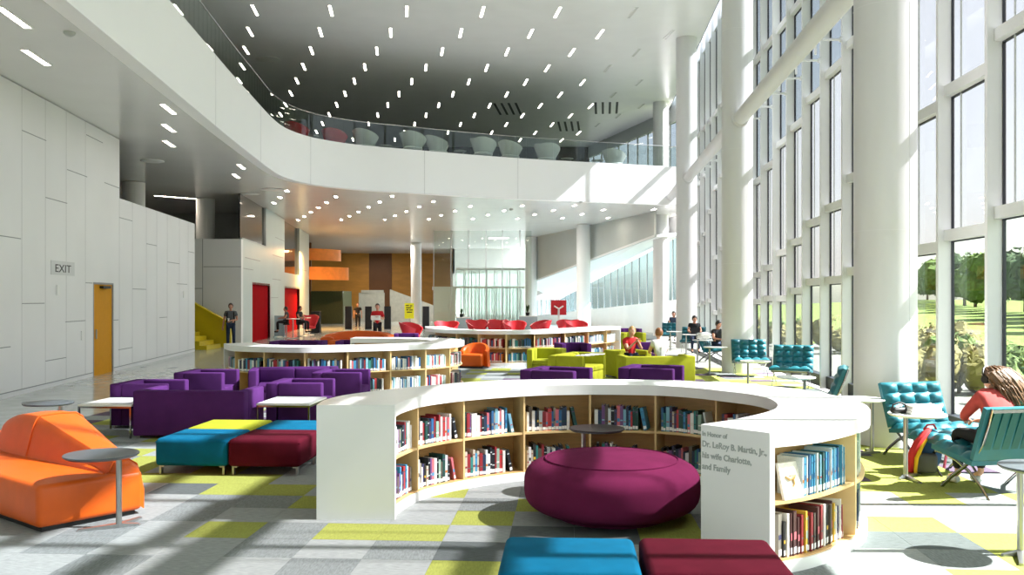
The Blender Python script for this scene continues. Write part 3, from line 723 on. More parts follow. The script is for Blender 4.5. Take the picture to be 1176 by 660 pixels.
# ---------------------------------------------------------------- curved double-sided bookcases
NS = 161
ZT = 1.09
class Curve2:
    def __init__(s, inner, outer):
        s.I = spline(inner, NS); s.O = spline(outer, NS)
    def P(s, t, w):
        x = max(0, min(1, t)) * (NS - 1); i = min(NS - 2, int(x)); f = x - i
        return s.I[i].lerp(s.I[i + 1], f).lerp(s.O[i].lerp(s.O[i + 1], f), w)
    def find(s, w, px, ta, tb, n=800):
        """the station between ta and tb whose point at w the photograph shows at column px"""
        best = None
        for k in range(n + 1):
            t = ta + (tb - ta) * k / n; p = s.P(t, w); e = abs(CX + F * p.x / p.y - px)
            if best is None or e < best[0]: best = (e, t)
        return best[1]
    def length(s, w, ta, tb, n=40):
        pts = [s.P(ta + (tb - ta) * k / n, w) for k in range(n + 1)]; return sum((b - a).length for a, b in zip(pts, pts[1:]))
    def strip(s, mb, ta, tb, w0, w1, z0, z1, n=None):
        n = n or max(2, int(140 * abs(tb - ta))); o = []
        mb.smooth = True; V = []; Fc = []
        for k in range(n + 1):
            t = ta + (tb - ta) * k / n; a, b = s.P(t, w0), s.P(t, w1); V += [(a.x, a.y, z0), (a.x, a.y, z1), (b.x, b.y, z1), (b.x, b.y, z0)]
        for k in range(n):
            for q in range(4): Fc.append((k * 4 + q, k * 4 + (q + 1) % 4, k * 4 + 4 + (q + 1) % 4, k * 4 + 4 + q))
        Fc += [(0, 1, 2, 3), (n * 4 + 3, n * 4 + 2, n * 4 + 1, n * 4)]
        mb.add(V, Fc); mb.smooth = False; return mb
def bookcase(label, cv, inner_t, outer_t, group=None):
    p0 = cv.P(.5, .5)
    root = thing('curved_bookcase', label, 'bookcase', (p0.x, p0.y, 0), 0, group)
    def put(mb, name, m, par=root):
        o = mb.obj(name, m, par); o.data.transform(Matrix.Translation((-p0.x, -p0.y, 0))); return o
    L = cv.length(.5, 0, 1); e = .045 / L
    put(cv.strip(MB(), e, 1 - e, 0, 1, .975, ZT), 'worktop', 'laminate_white')
    put(cv.strip(MB(), e, 1 - e, .03, .97, 0, .1), 'plinth', 'laminate_white')
    put(cv.strip(MB(), e, 1 - e, .48, .52, .1, .975), 'back_panel', 'beech')
    put(cv.strip(MB(), e, 1 - e, .05, .95, .1, .112), 'bottom_board', 'beech')
    put(cv.strip(MB(), e, 1 - e, .06, .48, .53, .555), 'shelf', 'beech_edge')
    put(cv.strip(MB(), e, 1 - e, .52, .94, .53, .555), 'shelf', 'beech_edge')
    pl = [put(cv.strip(MB(), 0, e, 0, 1, 0, ZT, 2), 'end_panel', 'laminate_white'), put(cv.strip(MB(), 1 - e, 1, 0, 1, 0, ZT, 2), 'end_panel', 'laminate_white')]
    th = .013 / L
    for ts, wa, wb in ((inner_t, .05, .48), (outer_t, .52, .95)):
        for t in ts: put(cv.strip(MB(), t - th, t + th, wa, wb, .112, .975, 2), 'divider', 'beech_edge')
    return root, pl, e
# the unit book: x thickness, y depth (the spine at y=0), z height
BM = []
for i in range(len(BOOK)):
    b = MB(); b.box(-.5, -.42, 0, 1, 0, 1).box(.42, .5, 0, 1, 0, 1).box(-.42, .42, 0, .06, 0, 1)
    b.mi = 1; b.box(-.42, .42, .06, .96, .02, .965); b.box(-.46, .46, -.012, 0, .05, .19)
    b.mi = 2; b.box(-.40, .40, -.008, 0, .34 + .02 * (i % 5), .38 + .05 * (i % 4)); 
    if i % 3 == 0: b.box(-.40, .40, -.008, 0, .8, .84)
    BM.append(b.mesh('book', ['book%d' % i, 'paper', 'book%d' % ((i * 7 + 5) % len(BOOK))]))
brng = random.Random(5)
NBOOK = [0]; FAR = MB(); FARM = ['book%d' % i for i in range(len(BOOK))] + ['paper']
PAL_MIX = [0, 0, 1, 1, 2, 3, 4, 5, 6, 7, 7, 8, 10, 12, 13, 14, 18, 20, 22, 23, 9, 21, 17, 19]
PAL_BLUE = [2, 2, 3, 3, 1, 4, 5, 2, 12, 5, 3]
PAL_RED = [8, 11, 15, 20, 19, 13, 8, 9, 18, 22, 11, 6]
PAL_PALE = [7, 7, 6, 5, 23, 4, 14, 7, 10, 9, 5, 6, 2, 21]
PAL_TEAL = [13, 12, 13, 2, 0, 14, 22, 3, 12, 20, 6]
PAL_RR = [9, 9, 8, 16, 6, 0, 10, 2, 7]
def fill(cv, ta, tb, w, side, z, hmax, fillf, pal, where, single=True, hmin=.19, lean=True, thick=(.018, .045), start=0.0, flip=False):
    """a row of books on one shelf of one bay; side +1 faces inwards, -1 outwards"""
    L = cv.length(w, ta, tb); s = .02 + start; n = 0; end = L * fillf
    seq = []
    while True:
        th = brng.uniform(*thick)
        if s + th > end: break
        seq.append((s + th / 2, th)); s += th * (1.0 if side > 0 else 1.11) + .001
    for j, (c, th) in enumerate(seq):
        t = ta + (tb - ta) * c / L
        p = cv.P(t, w); q = cv.P(min(1, t + .002), w); r = cv.P(max(0, t - .002), w); tan = (q - r).normalized()
        nrm = (cv.P(t, 0) - cv.P(t, 1)).normalized() * side              # the way the spines face
        h = brng.uniform(hmin, hmax); dep = min(.27, h * brng.uniform(.62, .74)); ci = brng.choice(pal)
        rz = math.atan2(nrm.y, nrm.x) + PI / 2
        nrm2 = nrm * brng.uniform(-.006, .006); pos = (p.x + nrm2.x, p.y + nrm2.y, z)
        ln = lean and j == len(seq) - 1
        if single and NBOOK[0] < 298:
            NBOOK[0] += 1
            o = bpy.data.objects.new('book', BM[ci]); COL.objects.link(o); o.location = pos; o.scale = (th, dep, h); o.rotation_euler = (0, 0, rz)
            k = j + 1
            o['label'] = '%s book, %s from left, %s' % (BOOKN[ci], ORD[(len(seq) - j if flip else j + 1) - 1], where); o['category'] = 'book'; o['group'] = 'books on the ' + where
            if ln:
                sgn = 1 if (Vector((math.cos(rz), math.sin(rz))).dot(tan) > 0) else -1
                a = -.2 * sgn; o.rotation_euler = (0, a, rz)
                o.location.x += tan.x * (.035 + h * .12); o.location.y += tan.y * (.035 + h * .12); o.location.z += th * .5 * math.sin(abs(a)) + .001
        else:
            R = Matrix.Rotation(rz, 3, 'Z')
            def bx(x0, x1, y0, y1, z0, z1):
                P = [R @ Vector((x * th, y * dep, zq * h)) + Vector(pos) for x, y, zq in ((x0, y0, z0), (x1, y0, z0), (x1, y1, z0), (x0, y1, z0), (x0, y0, z1), (x1, y0, z1), (x1, y1, z1), (x0, y1, z1))]
                FAR.hexa(P)
            FAR.mi = ci; bx(-.5, .5, 0, 1, 0, 1); FAR.mi = len(BOOK); bx(-.46, .46, -.012, 0, .05, .19)
def rim(pts, z): return [at(x, y, z) for x, y in pts]
# ---- the near bookcase
AI = rim([(453.5, 464.8), (464, 460), (486, 454), (519, 449.6), (560, 446), (611, 443), (650, 442), (690, 441.7), (753.6, 442.6), (799, 445.4), (841, 450), (864, 452.8), (882.4, 457), (891, 461.7), (893, 465.5), (888.5, 470), (870, 475.5), (840, 481.8), (805, 487)], ZT)
AO = rim([(363.5, 464.8), (373, 459), (394.6, 453.6), (431, 448.6), (464, 445), (520, 440), (555, 437.5), (590, 436), (650, 435.2), (700, 435.2), (752, 436), (799, 437.4), (840, 439.3), (870, 441.6), (920, 447), (952, 452.6), (976, 457.5), (991.5, 463), (998, 468), (999.5, 473), (991.5, 479.5), (944.5, 490.5), (884, 497)], ZT)
CA = Curve2(AI, AO)
imax = max(range(NS), key=lambda i: CX + F * CA.I[i].x / CA.I[i].y) / (NS - 1)
omax = max(range(NS // 2, NS), key=lambda i: CX + F * CA.O[i].x / CA.O[i].y) / (NS - 1)
ta = [CA.find(.05, px, 0, imax) for px in (480, 533, 602, 678, 753, 822)]
tin = ta + [ta[-1] + (.985 - ta[-1]) * k / 3 for k in (1, 2)]
td = CA.find(.95, 983, omax - .02, 1)
tout = [td - (td - .02) * k / 8 for k in range(0, 8)]
RA, PA, EA = bookcase('long white curved bookcase nearest the camera, with grey lettering on one end', CA, tin, sorted(tout))
edges = [EA] + tin + [1 - EA]
bn = ['first', 'second', 'third', 'fourth', 'fifth', 'sixth', 'seventh', 'eighth', 'ninth']
fl = [(.97, .97), (.88, .86), (.86, .80), (.80, .72), (.80, .70), (.78, .8), (.9, .6)]
for i in range(7):
    for r, (z, nm) in enumerate(((.556, 'upper'), (.113, 'lower'))):
        if i == 6 and r == 1: continue
        fill(CA, edges[i] + .004, edges[i + 1] - .004, .11, 1, z, .29 if r == 0 else .30, fl[i][r], PAL_MIX, '%s shelf, %s inner bay of the lettered bookcase' % (nm, ORD[i]), lean=i > 0, hmin=.21,
             thick=(.02, .044) if i else (.025, .045))
# outer bays by the lettered end: counted from the end panel, so they run from t=1 down
def fill_out(cv, t_hi, t_lo, *a, **k): fill(cv, t_hi, t_lo, *a, **k)
fill_out(CA, 1 - EA - .004, td + .004, .89, -1, .556, .33, .98, PAL_BLUE, 'upper shelf, end bay beside the grey lettering', hmin=.29, lean=False, start=.32, thick=(.02, .04))
fill_out(CA, 1 - EA - .004, td + .004, .89, -1, .113, .34, .90, PAL_RED, 'lower shelf, end bay beside the grey lettering', hmin=.27, lean=False, start=.05, thick=(.024, .055))
fill_out(CA, td - .004, tout[1] + .004, .89, -1, .556, .36, .8, [14, 21, 2, 6, 13, 19], 'upper shelf, outer bay facing the windows', hmin=.3, lean=False)
fill_out(CA, td - .004, tout[1] + .004, .89, -1, .113, .36, .9, [1, 2, 14, 4, 6, 5, 13], 'lower shelf, outer bay facing the windows', hmin=.29, lean=False)
# a book propped face out on the upper shelf of the end bay
tp = 1 - EA - .33 / CA.length(.9, 0, 1) * .78; p = CA.P(tp, .93); n = (CA.P(tp, 1) - CA.P(tp, 0)).normalized()
pk = MB(); pk.hexa([(-.11, .0, 0), (.11, .0, 0), (.11, .025, 0), (-.11, .025, 0), (-.11, .07, .27), (.11, .07, .27), (.11, .095, .27), (-.11, .095, .27)])
pk.mi = 1; pk.tube([(-.06, .035, .17), (-.02, .032, .15), (.0, .035, .16), (.05, .036, .17), (.02, .03, .14), (.03, .025, .11), (.01, .02, .09)], [.008, .016, .02, .012, .012, .009, .006], 6)
o = pk.obj('display_book', ['book6', 'beech'], None, (p.x, p.y, .557), math.atan2(n.y, n.x) + PI / 2 - .25)
tag(o, 'cream picture book propped face out against blue books beside the lettered end', 'book')
# lettering on the right end panel
a, b = CA.P(1, 0), CA.P(1, 1); ux = (b - a).normalized(); out = Vector((ux.y, -ux.x))
base = Matrix(((ux.x, 0, out.x, a.x), (ux.y, 0, out.y, a.y), (0, 1, 0, 0), (0, 0, 0, 1)))
off = Matrix.Translation((-RA.location.x, -RA.location.y, 0))
W = (b - a).length
for line, sz, zt in (('In Honor of', .050, 1.003), ('Dr. LeRoy B. Martin, Jr.,', .0665, .917), ('his wife Charlotte,', .0665, .828), ('and Family', .0665, .739)):
    t = text_mesh('lettering', [line], sz, 'lettering', PA[1], off @ base @ Matrix.Translation((.012, zt, .0015)), extrude=.0012, bold=.0016)
    wmax = {'In Honor of': .235, 'Dr. LeRoy B. Martin, Jr.,': .58, 'his wife Charlotte,': .45, 'and Family': .265}[line] * W / .62
    xs = [(v.co + RA.location).xy.to_2d() for v in t.data.vertices]; pr = [(q - a).dot(ux) for q in xs]; k = wmax / (max(pr) - min(pr))
    for v, q in zip(t.data.vertices, pr):
        d = (q - .012) * (k - 1); v.co.x += ux.x * d; v.co.y += ux.y * d
# ---- the second bookcase, further back on the left
BO = [(-6.4, 20.3), (-5.9, 19.35)] + rim([(303.8, 404.4), (349.7, 405), (400.7, 403.9), (449, 402.6), (490, 401), (516.8, 399.3)], .975) + [(-1.16, 21.3), (-1.2, 22.2), (-1.7, 23.0), (-2.8, 23.5), (-4.05, 23.65)]
BI = [(-5.85, 20.7), (-5.5, 20.1), (-5.0, 19.7), (-4.26, 19.55), (-3.45, 19.85), (-2.75, 20.2), (-2.2, 20.65), (-1.95, 21.1), (-1.93, 21.6), (-2.1, 22.2), (-2.5, 22.6), (-3.1, 22.8), (-4.05, 22.9)]
CB = Curve2(BI, BO)
bmax = max(range(NS), key=lambda i: CX + F * CB.O[i].x / CB.O[i].y) / (NS - 1)
tb = [CB.find(.95, px, 0, bmax) for px in (270, 303, 349.7, 399.4, 449, 489, 517)]
bookcase('white curved bookcase behind the purple sofas, second from the camera', CB, [.15, .3, .45, .6, .75, .88], tb + [bmax + .06, bmax + .16, bmax + .28])
eb = [.012] + tb + [bmax + .02]
for i in range(7, -1, -1):
    for r, (z, nm) in enumerate(((.556, 'upper'), (.113, 'lower'))):
        if r == 1 and i < 4: continue
        pal = PAL_PALE if i in (5, 6) else (PAL_BLUE + PAL_MIX if i == 4 else PAL_MIX)
        fill(CB, eb[i] + .003, eb[i + 1] - .003, .89, -1, z, .29, .93, pal, '%s shelf, %s bay of the second bookcase' % (nm, ORD[i]), lean=False, hmin=.22, flip=False, thick=(.022, .05))
# ---- the third bookcase, in the distance
CO = [(-3.1, 32.6), (-2.92, 31.2), (-2.4, 29.6), (-1.3, 28.5), (-.16, 28.1), (.8, 28.5), (1.75, 29.5), (2.85, 31), (3.9, 32.8)]
CI = [(-2.35, 32.6), (-2.15, 31.4), (-1.8, 30.2), (-.95, 29.25), (-.16, 28.95), (.5, 29.2), (1.2, 30.05), (2.2, 31.5), (3.25, 33.25)]
CC = Curve2(CI, CO)
tc = [CC.find(.95, px, .05, 1) for px in (524, 549, 581, 614, 649, 676, 697)]
bookcase('white curved bookcase furthest from the camera, in front of the red chairs', CC, [.2, .4, .6, .8], tc)
ec = [.1] + tc + [.985]
for i in range(8):
    for r, z in enumerate((.556, .113)):
        pal = [PAL_MIX, PAL_TEAL, PAL_RR, PAL_TEAL, PAL_RR + PAL_MIX, PAL_MIX, PAL_BLUE + PAL_PALE, PAL_PALE][i]
        fill(CC, ec[i] + .003, ec[i + 1] - .003, .89, -1, z, .3, .9, pal, '', single=False, hmin=.22, lean=False, thick=(.025, .05))
o = FAR.obj('distant_books', FARM); tag(o, 'rows of library books on the two bookcases further back', 'books', None, 'stuff')
# ---------------------------------------------------------------- loose furniture
SK = -.06                                      # the furniture stands with the carpet grid
def ottoman(x, y, w, d, m, label, rz=SK, group='square block ottomans'):
    r = thing('square_ottoman', label, 'ottoman', (x, y, 0), rz, group)
    b = MB(); b.rbox(-w / 2, w / 2, -d / 2, d / 2, .11, .435, .05, 4); b.obj('cushion', m, r)
    q = MB(); c = .04; q.tube([(sx * (w / 2 - c + .03), sy * (d / 2 - c + .03), .395) for sx, sy in ((-1, -1), (1, -1), (1, 1), (-1, 1))], .006, 6, closed=True); q.obj('seam', m, r)
    for sx in (-1, 1):
        for sy in (-1, 1):
            f = MB(); X, Y = sx * (w / 2 - .07), sy * (d / 2 - .07)
            f.box(X - .03, X + .03, Y - .03, Y + .03, .095, .112); f.box(X - .012 + sx * .018, X + .012 + sx * .018, Y - .03, Y + .03, .0, .1)
            f.obj('foot', 'steel', r)
    return r
ottoman(.375, 5.95, .89, .89, 'teal_fabric', 'teal square ottoman in the foreground, in front of the plum pouf')
ottoman(1.30, 5.92, .89, .89, 'maroon_fabric', 'maroon square ottoman in the foreground, beside the lettered bookcase end')
w = .87
for i, j, m, lab in ((0, 0, 'teal_fabric', 'teal square ottoman at the near left of the block of four'), (1, 0, 'maroon_fabric', 'dark maroon square ottoman of the block of four'),
                     (0, 1, 'lime_fabric', 'lime square ottoman at the back of the block of four'), (1, 1, 'teal_fabric', 'teal square ottoman behind the maroon one, next to the low white table')):
    p = Vector((-4.24, 10.82)) + TU * ((i + .5) * (w + .012)) + TV * ((j + .5) * (w + .012)); ottoman(p.x, p.y, w, w, m, lab, group='four ottomans pushed together')
# the round pouf
x, y = at(706, 612.4)[0] + .04, 8.80
pf = thing('round_pouf', 'big round plum pouf inside the curve of the near bookcase', 'pouf', (x, y, 0))
b = MB(); R, Hh = .84, .615; prof = []
for k in range(0, 31):
    t = -math.cos(PI * k / 30); r = R * max(0, 1 - abs(t) ** 3.5) ** (1 / 2.3)
    prof.append((max(r, .02), Hh / 2 + Hh / 2 * t))
prof = [(max(r, .52), z) if z < .05 else (r, z) for r, z in prof]
b.lathe(prof, n=64); b.obj('cushion', 'plum_fabric', pf)
def prof_r(z):
    for (r0, z0), (r1, z1) in zip(prof, prof[1:]):
        if z0 <= z <= z1: return r0 + (r1 - r0) * (z - z0) / max(1e-6, z1 - z0)
    return R
zp = next(z for r, z in reversed(prof) if r > .585)
MB().tube([(prof_r(zp) * math.cos(t * PI / 40), prof_r(zp) * math.sin(t * PI / 40), zp + .004) for t in range(80)], .008, 6, closed=True).obj('piping', 'plum_fabric', pf)
# boxy armchairs and sofas
def tub(w, d, m, h=.72, seats=1):
    def make():
        r = thing('tub_armchair' if w < 1.3 else 'tub_sofa', 'x', 'armchair' if w < 1.3 else 'sofa')
        at_ = .16
        b = MB(); b.rbox(-w / 2 + at_, w / 2 - at_, -d / 2 + .01, d / 2 - .2, .06, .30, .02, 2); b.obj('base', m, r)
        n = seats
        for k in range(n):
            x0 = -w / 2 + at_ + (w - 2 * at_) * k / n; x1 = -w / 2 + at_ + (w - 2 * at_) * (k + 1) / n
            MB().rbox(x0 + .004, x1 - .004, -d / 2, d / 2 - .2, .30, .44, .035, 3).obj('seat_cushion', m, r)
        bk = MB().rbox(-w / 2 + .003, w / 2 - .003, d / 2 - .2, d / 2, .05, h, .025, 3).obj('backrest', m, r)
        for k in range(n):
            x0 = -w / 2 + at_ + (w - 2 * at_) * k / n; x1 = -w / 2 + at_ + (w - 2 * at_) * (k + 1) / n
            if n > 1: MB().rbox(x0 + .004, x1 - .004, d / 2 - .26, d / 2 - .17, .44, h - .02, .03, 3).obj('back_cushion', m, r)
        for sx in (-1, 1): MB().rbox(min(sx * w / 2, sx * (w / 2 - at_)), max(sx * w / 2, sx * (w / 2 - at_)), -d / 2, d / 2 - .2, .05, h, .025, 3).obj('arm', m, r)
        for sx in (-1, 1):
            for sy in (-1, 1): MB().cyl((sx * (w / 2 - .07), sy * (d / 2 - .07), 0), (sx * (w / 2 - .07), sy * (d / 2 - .07), .06), .022, n=10).obj('foot', 'steel', r)
        return r
    return make
PC = Kit(tub(.95, .92, 'purple_fabric')); PS = Kit(tub(1.7, .88, 'purple_fabric', seats=2)); LC = Kit(tub(.95, .92, 'lime_fabric')); LS = Kit(tub(1.7, .9, 'lime_fabric', seats=2))
gp = 'purple block seats on the left'
PS((-4.77, 13.98), PI + SK, 'purple sofa turned away, its back to the square ottomans', gp)
PC((-5.98, 15.12), PI / 2 - .05, 'purple armchair beside the left low white table, behind the turned sofa', gp)
PC((-5.78, 17.35), PI / 2 - .05, 'purple armchair furthest left, in front of the second bookcase', gp)
PS((-4.28, 18.0), .2, 'purple sofa facing the camera, its back to the second bookcase', gp)
PC((-3.24, 17.4), PI / 2 - .05, 'tallest looking purple armchair, between the facing sofa and the near bookcase', gp)
PC((-3.52, 15.3), PI / 2 - .05, 'purple armchair just behind the right low white table', gp)
gl = 'purple block seats in the middle distance'
PC((.88, 17.9), PI / 2 - .42, 'purple armchair in front of the left lime seats, behind the near bookcase', gl, (1.2, 1.2, 1))
PC((2.82, 18.45), PI / 2 - .38, 'purple armchair in front of the two seated boys', gl, (1.2, 1.2, 1))
PC((1.85, 28.0), .2, 'purple armchair behind the left lime seats, by the furthest bookcase', gl)
PC((4.15, 28.2), .15, 'purple armchair behind the boy in red', gl)
PC((5.3, 41.5), .2, 'small distant purple armchair right of the furthest bookcase', gl)
PS((-6.9, 29.6), .0, 'long low purple sofa beyond the left part of the second bookcase', gl)
PC((-5.2, 29.8), .0, 'purple armchair beyond the second bookcase, before the orange sofa', gl)
PC((-4.1, 35.5), .1, 'distant purple armchair left of the furthest bookcase', gl)
gm = 'lime block seats in the middle distance'
LS((1.62, 22.6), PI / 2 - .42, 'lime sofa just left of the two boys, turned to the windows', gm)
LC((.95, 24.9), -.2, 'lime armchair at the back left of the lime group', gm)
LS((3.45, 22.0), PI + .12, 'lime sofa with its back to the camera, the boy in white sits on it', gm)
LC((3.05, 24.2), .35, 'lime armchair that the boy in red sits in', gm)
LC((4.75, 36.5), .2, 'distant lime armchair right of the furthest bookcase', gm)
# low white tables
def low_table():
    r = thing('low_table', 'x', 'table'); w, d, h = .82, .98, .51
    MB().rbox(-w / 2, w / 2, -d / 2, d / 2, h - .03, h, .004, 1).obj('table_top', 'white_top', r)
    f = MB()
    for sx in (-1, 1): f.box(sx * (w / 2 - .015) - .012, sx * (w / 2 - .015) + .012, -d / 2 + .03, d / 2 - .03, h - .055, h - .03)
    for sy in (-1, 1): f.box(-w / 2 + .03, w / 2 - .03, sy * (d / 2 - .015) - .012, sy * (d / 2 - .015) + .012, h - .055, h - .03)
    f.obj('frame', 'chrome', r)
    for sx in (-1, 1):
        for sy in (-1, 1): X, Y = sx * (w / 2 - .015), sy * (d / 2 - .015); MB().box(X - .012, X + .012, Y - .012, Y + .012, 0, h - .03).obj('leg', 'chrome', r)
    return r
LT = Kit(low_table)
LT((-6.05, 14.12), SK, 'low white rectangular table at the left end of the turned purple sofa', 'low white tables')
LT((-3.42, 14.25), SK, 'low white rectangular table behind the block of four ottomans', 'low white tables')
# round tables on an offset pole
def round_table(m, h=.72, r=.325, off=.16):
    def make():
        t = thing('round_table', 'x', 'table')
        MB().lathe([(r - .02, h - .028), (r, h - .012), (r, h - .004), (r - .004, h)], (-off, 0), 48).obj('table_top', m, t)
        MB().cyl((0, 0, .03), (0, 0, h - .03), .026, n=18).box(-.1 - off * .4, .06, -.05, .05, h - .036, h - .028).obj('pole', 'steel', t)
        for a in (PI + .45, PI - 1.75, .55):
            c, s_ = math.cos(a), math.sin(a); L = .34 if abs(a - .55) > .1 else .17
            MB().hexa([(-.025 * s_, .025 * c, .008), (.025 * s_, -.025 * c, .008), (L * c + .016 * s_, L * s_ - .016 * c, .008), (L * c - .016 * s_, L * s_ + .016 * c, .008),
                       (-.025 * s_, .025 * c, .045), (.025 * s_, -.025 * c, .045), (L * c + .016 * s_, L * s_ - .016 * c, .024), (L * c - .016 * s_, L * s_ + .016 * c, .024)]).cyl((L * c * .96, L * s_ * .96, 0), (L * c * .96, L * s_ * .96, .012), .02, n=10).obj('foot', 'steel', t)
        return t
    return make
DT = Kit(round_table('dark_top', .68)); WT = Kit(round_table('white_top', .75)); BT = Kit(round_table('black_top', .70, .30))
x, y = at(136.5, 606); DT((x, y), .0, 'dark grey round table over the front of the orange sofa', 'dark round tables')
DT((xat(69, 12.45), 12.45), .0, 'dark grey round table behind the orange sofa', 'dark round tables')
BT((xat(669.5, 10.02), 9.95), 2.6, 'black round table standing between the plum pouf and the bookshelves')
gw = 'white round tables by the windows'
x, y = 4.14, 7.45; DT((x, y), PI - .3, 'grey round table cut by the right edge of the photo', 'dark round tables', (1, 1, 1.09))
x, y = at(1040, 549); WT((x, y), PI + .25, 'white round table beside the backpack, with a white stack on it', gw)  # carries the white paper stack
WT((4.84, 12.3), .0, 'white round table behind the rounded end of the near bookcase', gw)
WT((xat(924, 15.7), 15.7), .2, 'white round table in front of the tufted teal seat by the second column', gw)
WT((xat(859, 19.7), 19.7), PI, 'white round table left of the tufted teal seat', gw)
WT((xat(815, 25.3), 25.3), PI, 'white round table before the second column, left of the teal seat there', gw)
WT((xat(801, 29.6), 29.6), PI, 'white round table with crumpled white papers on it', gw)
WT((xat(788, 34), 34), PI, 'white round table in front of the person with a dark laptop', gw)
WT((xat(770, 37.0), 37.0), PI, 'furthest white round table, in front of the furthest seated person', gw)
# tufted lounge chairs with crossed chrome legs
def tufted(o, ux, vx_, n, wu, wv, t, nu, nv):
    """closed cushion: origin o (centre of its back face), axes ux, vx_, face normal n"""
    o, ux, vx_, n = Vector(o), Vector(ux), Vector(vx_), Vector(n); b = MB()
    def top(u, v):
        e = min(1, 12 * u, 12 * (1 - u)) ** .5 if 0 < u < 1 else 0
        f = min(1, 12 * v, 12 * (1 - v)) ** .5 if 0 < v < 1 else 0
        h = abs(math.sin(PI * nu * u) * math.sin(PI * nv * v)) ** .55
        return o + ux * (wu * (u - .5)) + vx_ * (wv * (v - .5)) + n * (t * (.45 + .2 * min(e, f) + .42 * h * min(e, f)))
    b.grid(top, nu * 6, nv * 6)
    c = [o + ux * (wu * a) + vx_ * (wv * q) for a, q in ((-.5, -.5), (.5, -.5), (.5, .5), (-.5, .5))]; tt = [p + n * (t * .45) for p in c]
    b.add(c + tt, [(3, 2, 1, 0), (0, 1, 5, 4), (1, 2, 6, 5), (2, 3, 7, 6), (3, 0, 4, 7)])
    return b
def lounge(w=.92, back=True):
    def make():
        r = thing('lounge_chair', 'x', 'chair')
        sa = .13; sy, sz = math.cos(sa), math.sin(sa)                       # the seat falls towards the back
        tufted((0, -.12, .37), (1, 0, 0), (0, sy, -sz), (0, sz, sy), w, .66, .12, 4, 3).obj('seat_cushion', 'teal_leather', r)
        ba = 1.22; by, bz = math.cos(ba), math.sin(ba)
        tufted((0, .335, .67), (1, 0, 0), (0, by, bz), (0, -bz, by), w, .60, .12, 4, 4).obj('back_cushion', 'teal_leather', r)
        for sx in (-1, 1):
            x = sx * (w / 2 - .05)
            f = MB(); f.tube([(x, .455, .955), (x, .40, .78), (x, .32, .58), (x, .20, .42), (x, .02, .28), (x, -.18, .14), (x, -.34, .0)], (.022, .009), 8, flat=(0, 1, 0)).obj('leg', 'chrome', r)
            f = MB(); f.tube([(x * .98, -.46, .395), (x * .98, -.30, .385), (x * .98, -.10, .34), (x * .98, .1, .25), (x * .98, .28, .12), (x * .98, .40, .0)], (.022, .009), 8, flat=(0, 1, 0)).obj('leg', 'chrome', r)
        for y, z in ((.452, .93), (.17, .385), (-.44, .385)):
            MB().box(-w / 2 + .05, w / 2 - .05, y - .008, y + .008, z - .018, z + .018).obj('crossbar', 'chrome', r)
        for k in range(7):
            xx = -w / 2 + .13 + (w - .26) * k / 6
            MB().hexa([(xx - .042, .215, .38), (xx + .042, .215, .38), (xx + .042, .222, .38), (xx - .042, .222, .38), (xx - .042, .447, .95), (xx + .042, .447, .95), (xx + .042, .462, .95), (xx - .042, .462, .95)]).obj('strap', 'teal_strap', r)
        return r
    return make
TC = Kit(lounge()); gc = 'tufted teal lounge chairs'
TC((5.46, 11.95), .25, 'tufted teal lounge chair standing before the nearest column', gc)
TC((5.25, 9.93), PI + .2, 'teal lounge chair seen from behind, the girl in red sits in it', gc)
TC((5.1, 15.2), -1.92, 'teal lounge chair seen side on, just left of the nearest column', gc)
TC((xat(909, 21.6), 21.6), -.42, 'tufted teal lounge chair facing the camera, before the further windows', gc)
TC((xat(853, 25.2) + .05, 24.6), -.12, 'tufted teal lounge chair standing before the second column', gc)
TC((xat(820, 29.8), 29.9), PI / 2 - .5, 'teal lounge chair under the person nearest the second column', gc)
TC((xat(797, 35.2), 35.4), -.3, 'teal lounge chair under the person with a dark laptop', gc)
TC((xat(770, 42), 41.6), -.2, 'teal lounge chair at the furthest white round table', gc)
TC((xat(776, 46), 45.6), -.1, 'furthest teal lounge chair, the furthest seated person sits in it', gc)
def stool():
    r = thing('footstool', 'x', 'stool')
    tufted((0, 0, .38), (1, 0, 0), (0, 1, 0), (0, 0, 1), .62, .58, .12, 3, 3).obj('seat_cushion', 'teal_leather', r)
    for sx in (-1, 1):
        for q in (-1, 1): x = sx * .25; MB().tube([(x, q * .26, .37), (x, q * .14, .3), (x, 0, .19), (x, -q * .14, .1), (x, -q * .24, 0)], (.02, .008), 8, flat=(0, 1, 0)).obj('leg', 'chrome', r)
    for q in (-1, 1): MB().box(-.25, .25, q * .25 - .008, q * .25 + .008, .355, .38).obj('crossbar', 'chrome', r)
    return r
ST = Kit(stool); ST((5.22, 11.0), .25, 'teal footstool with crossed chrome legs behind the backpack')
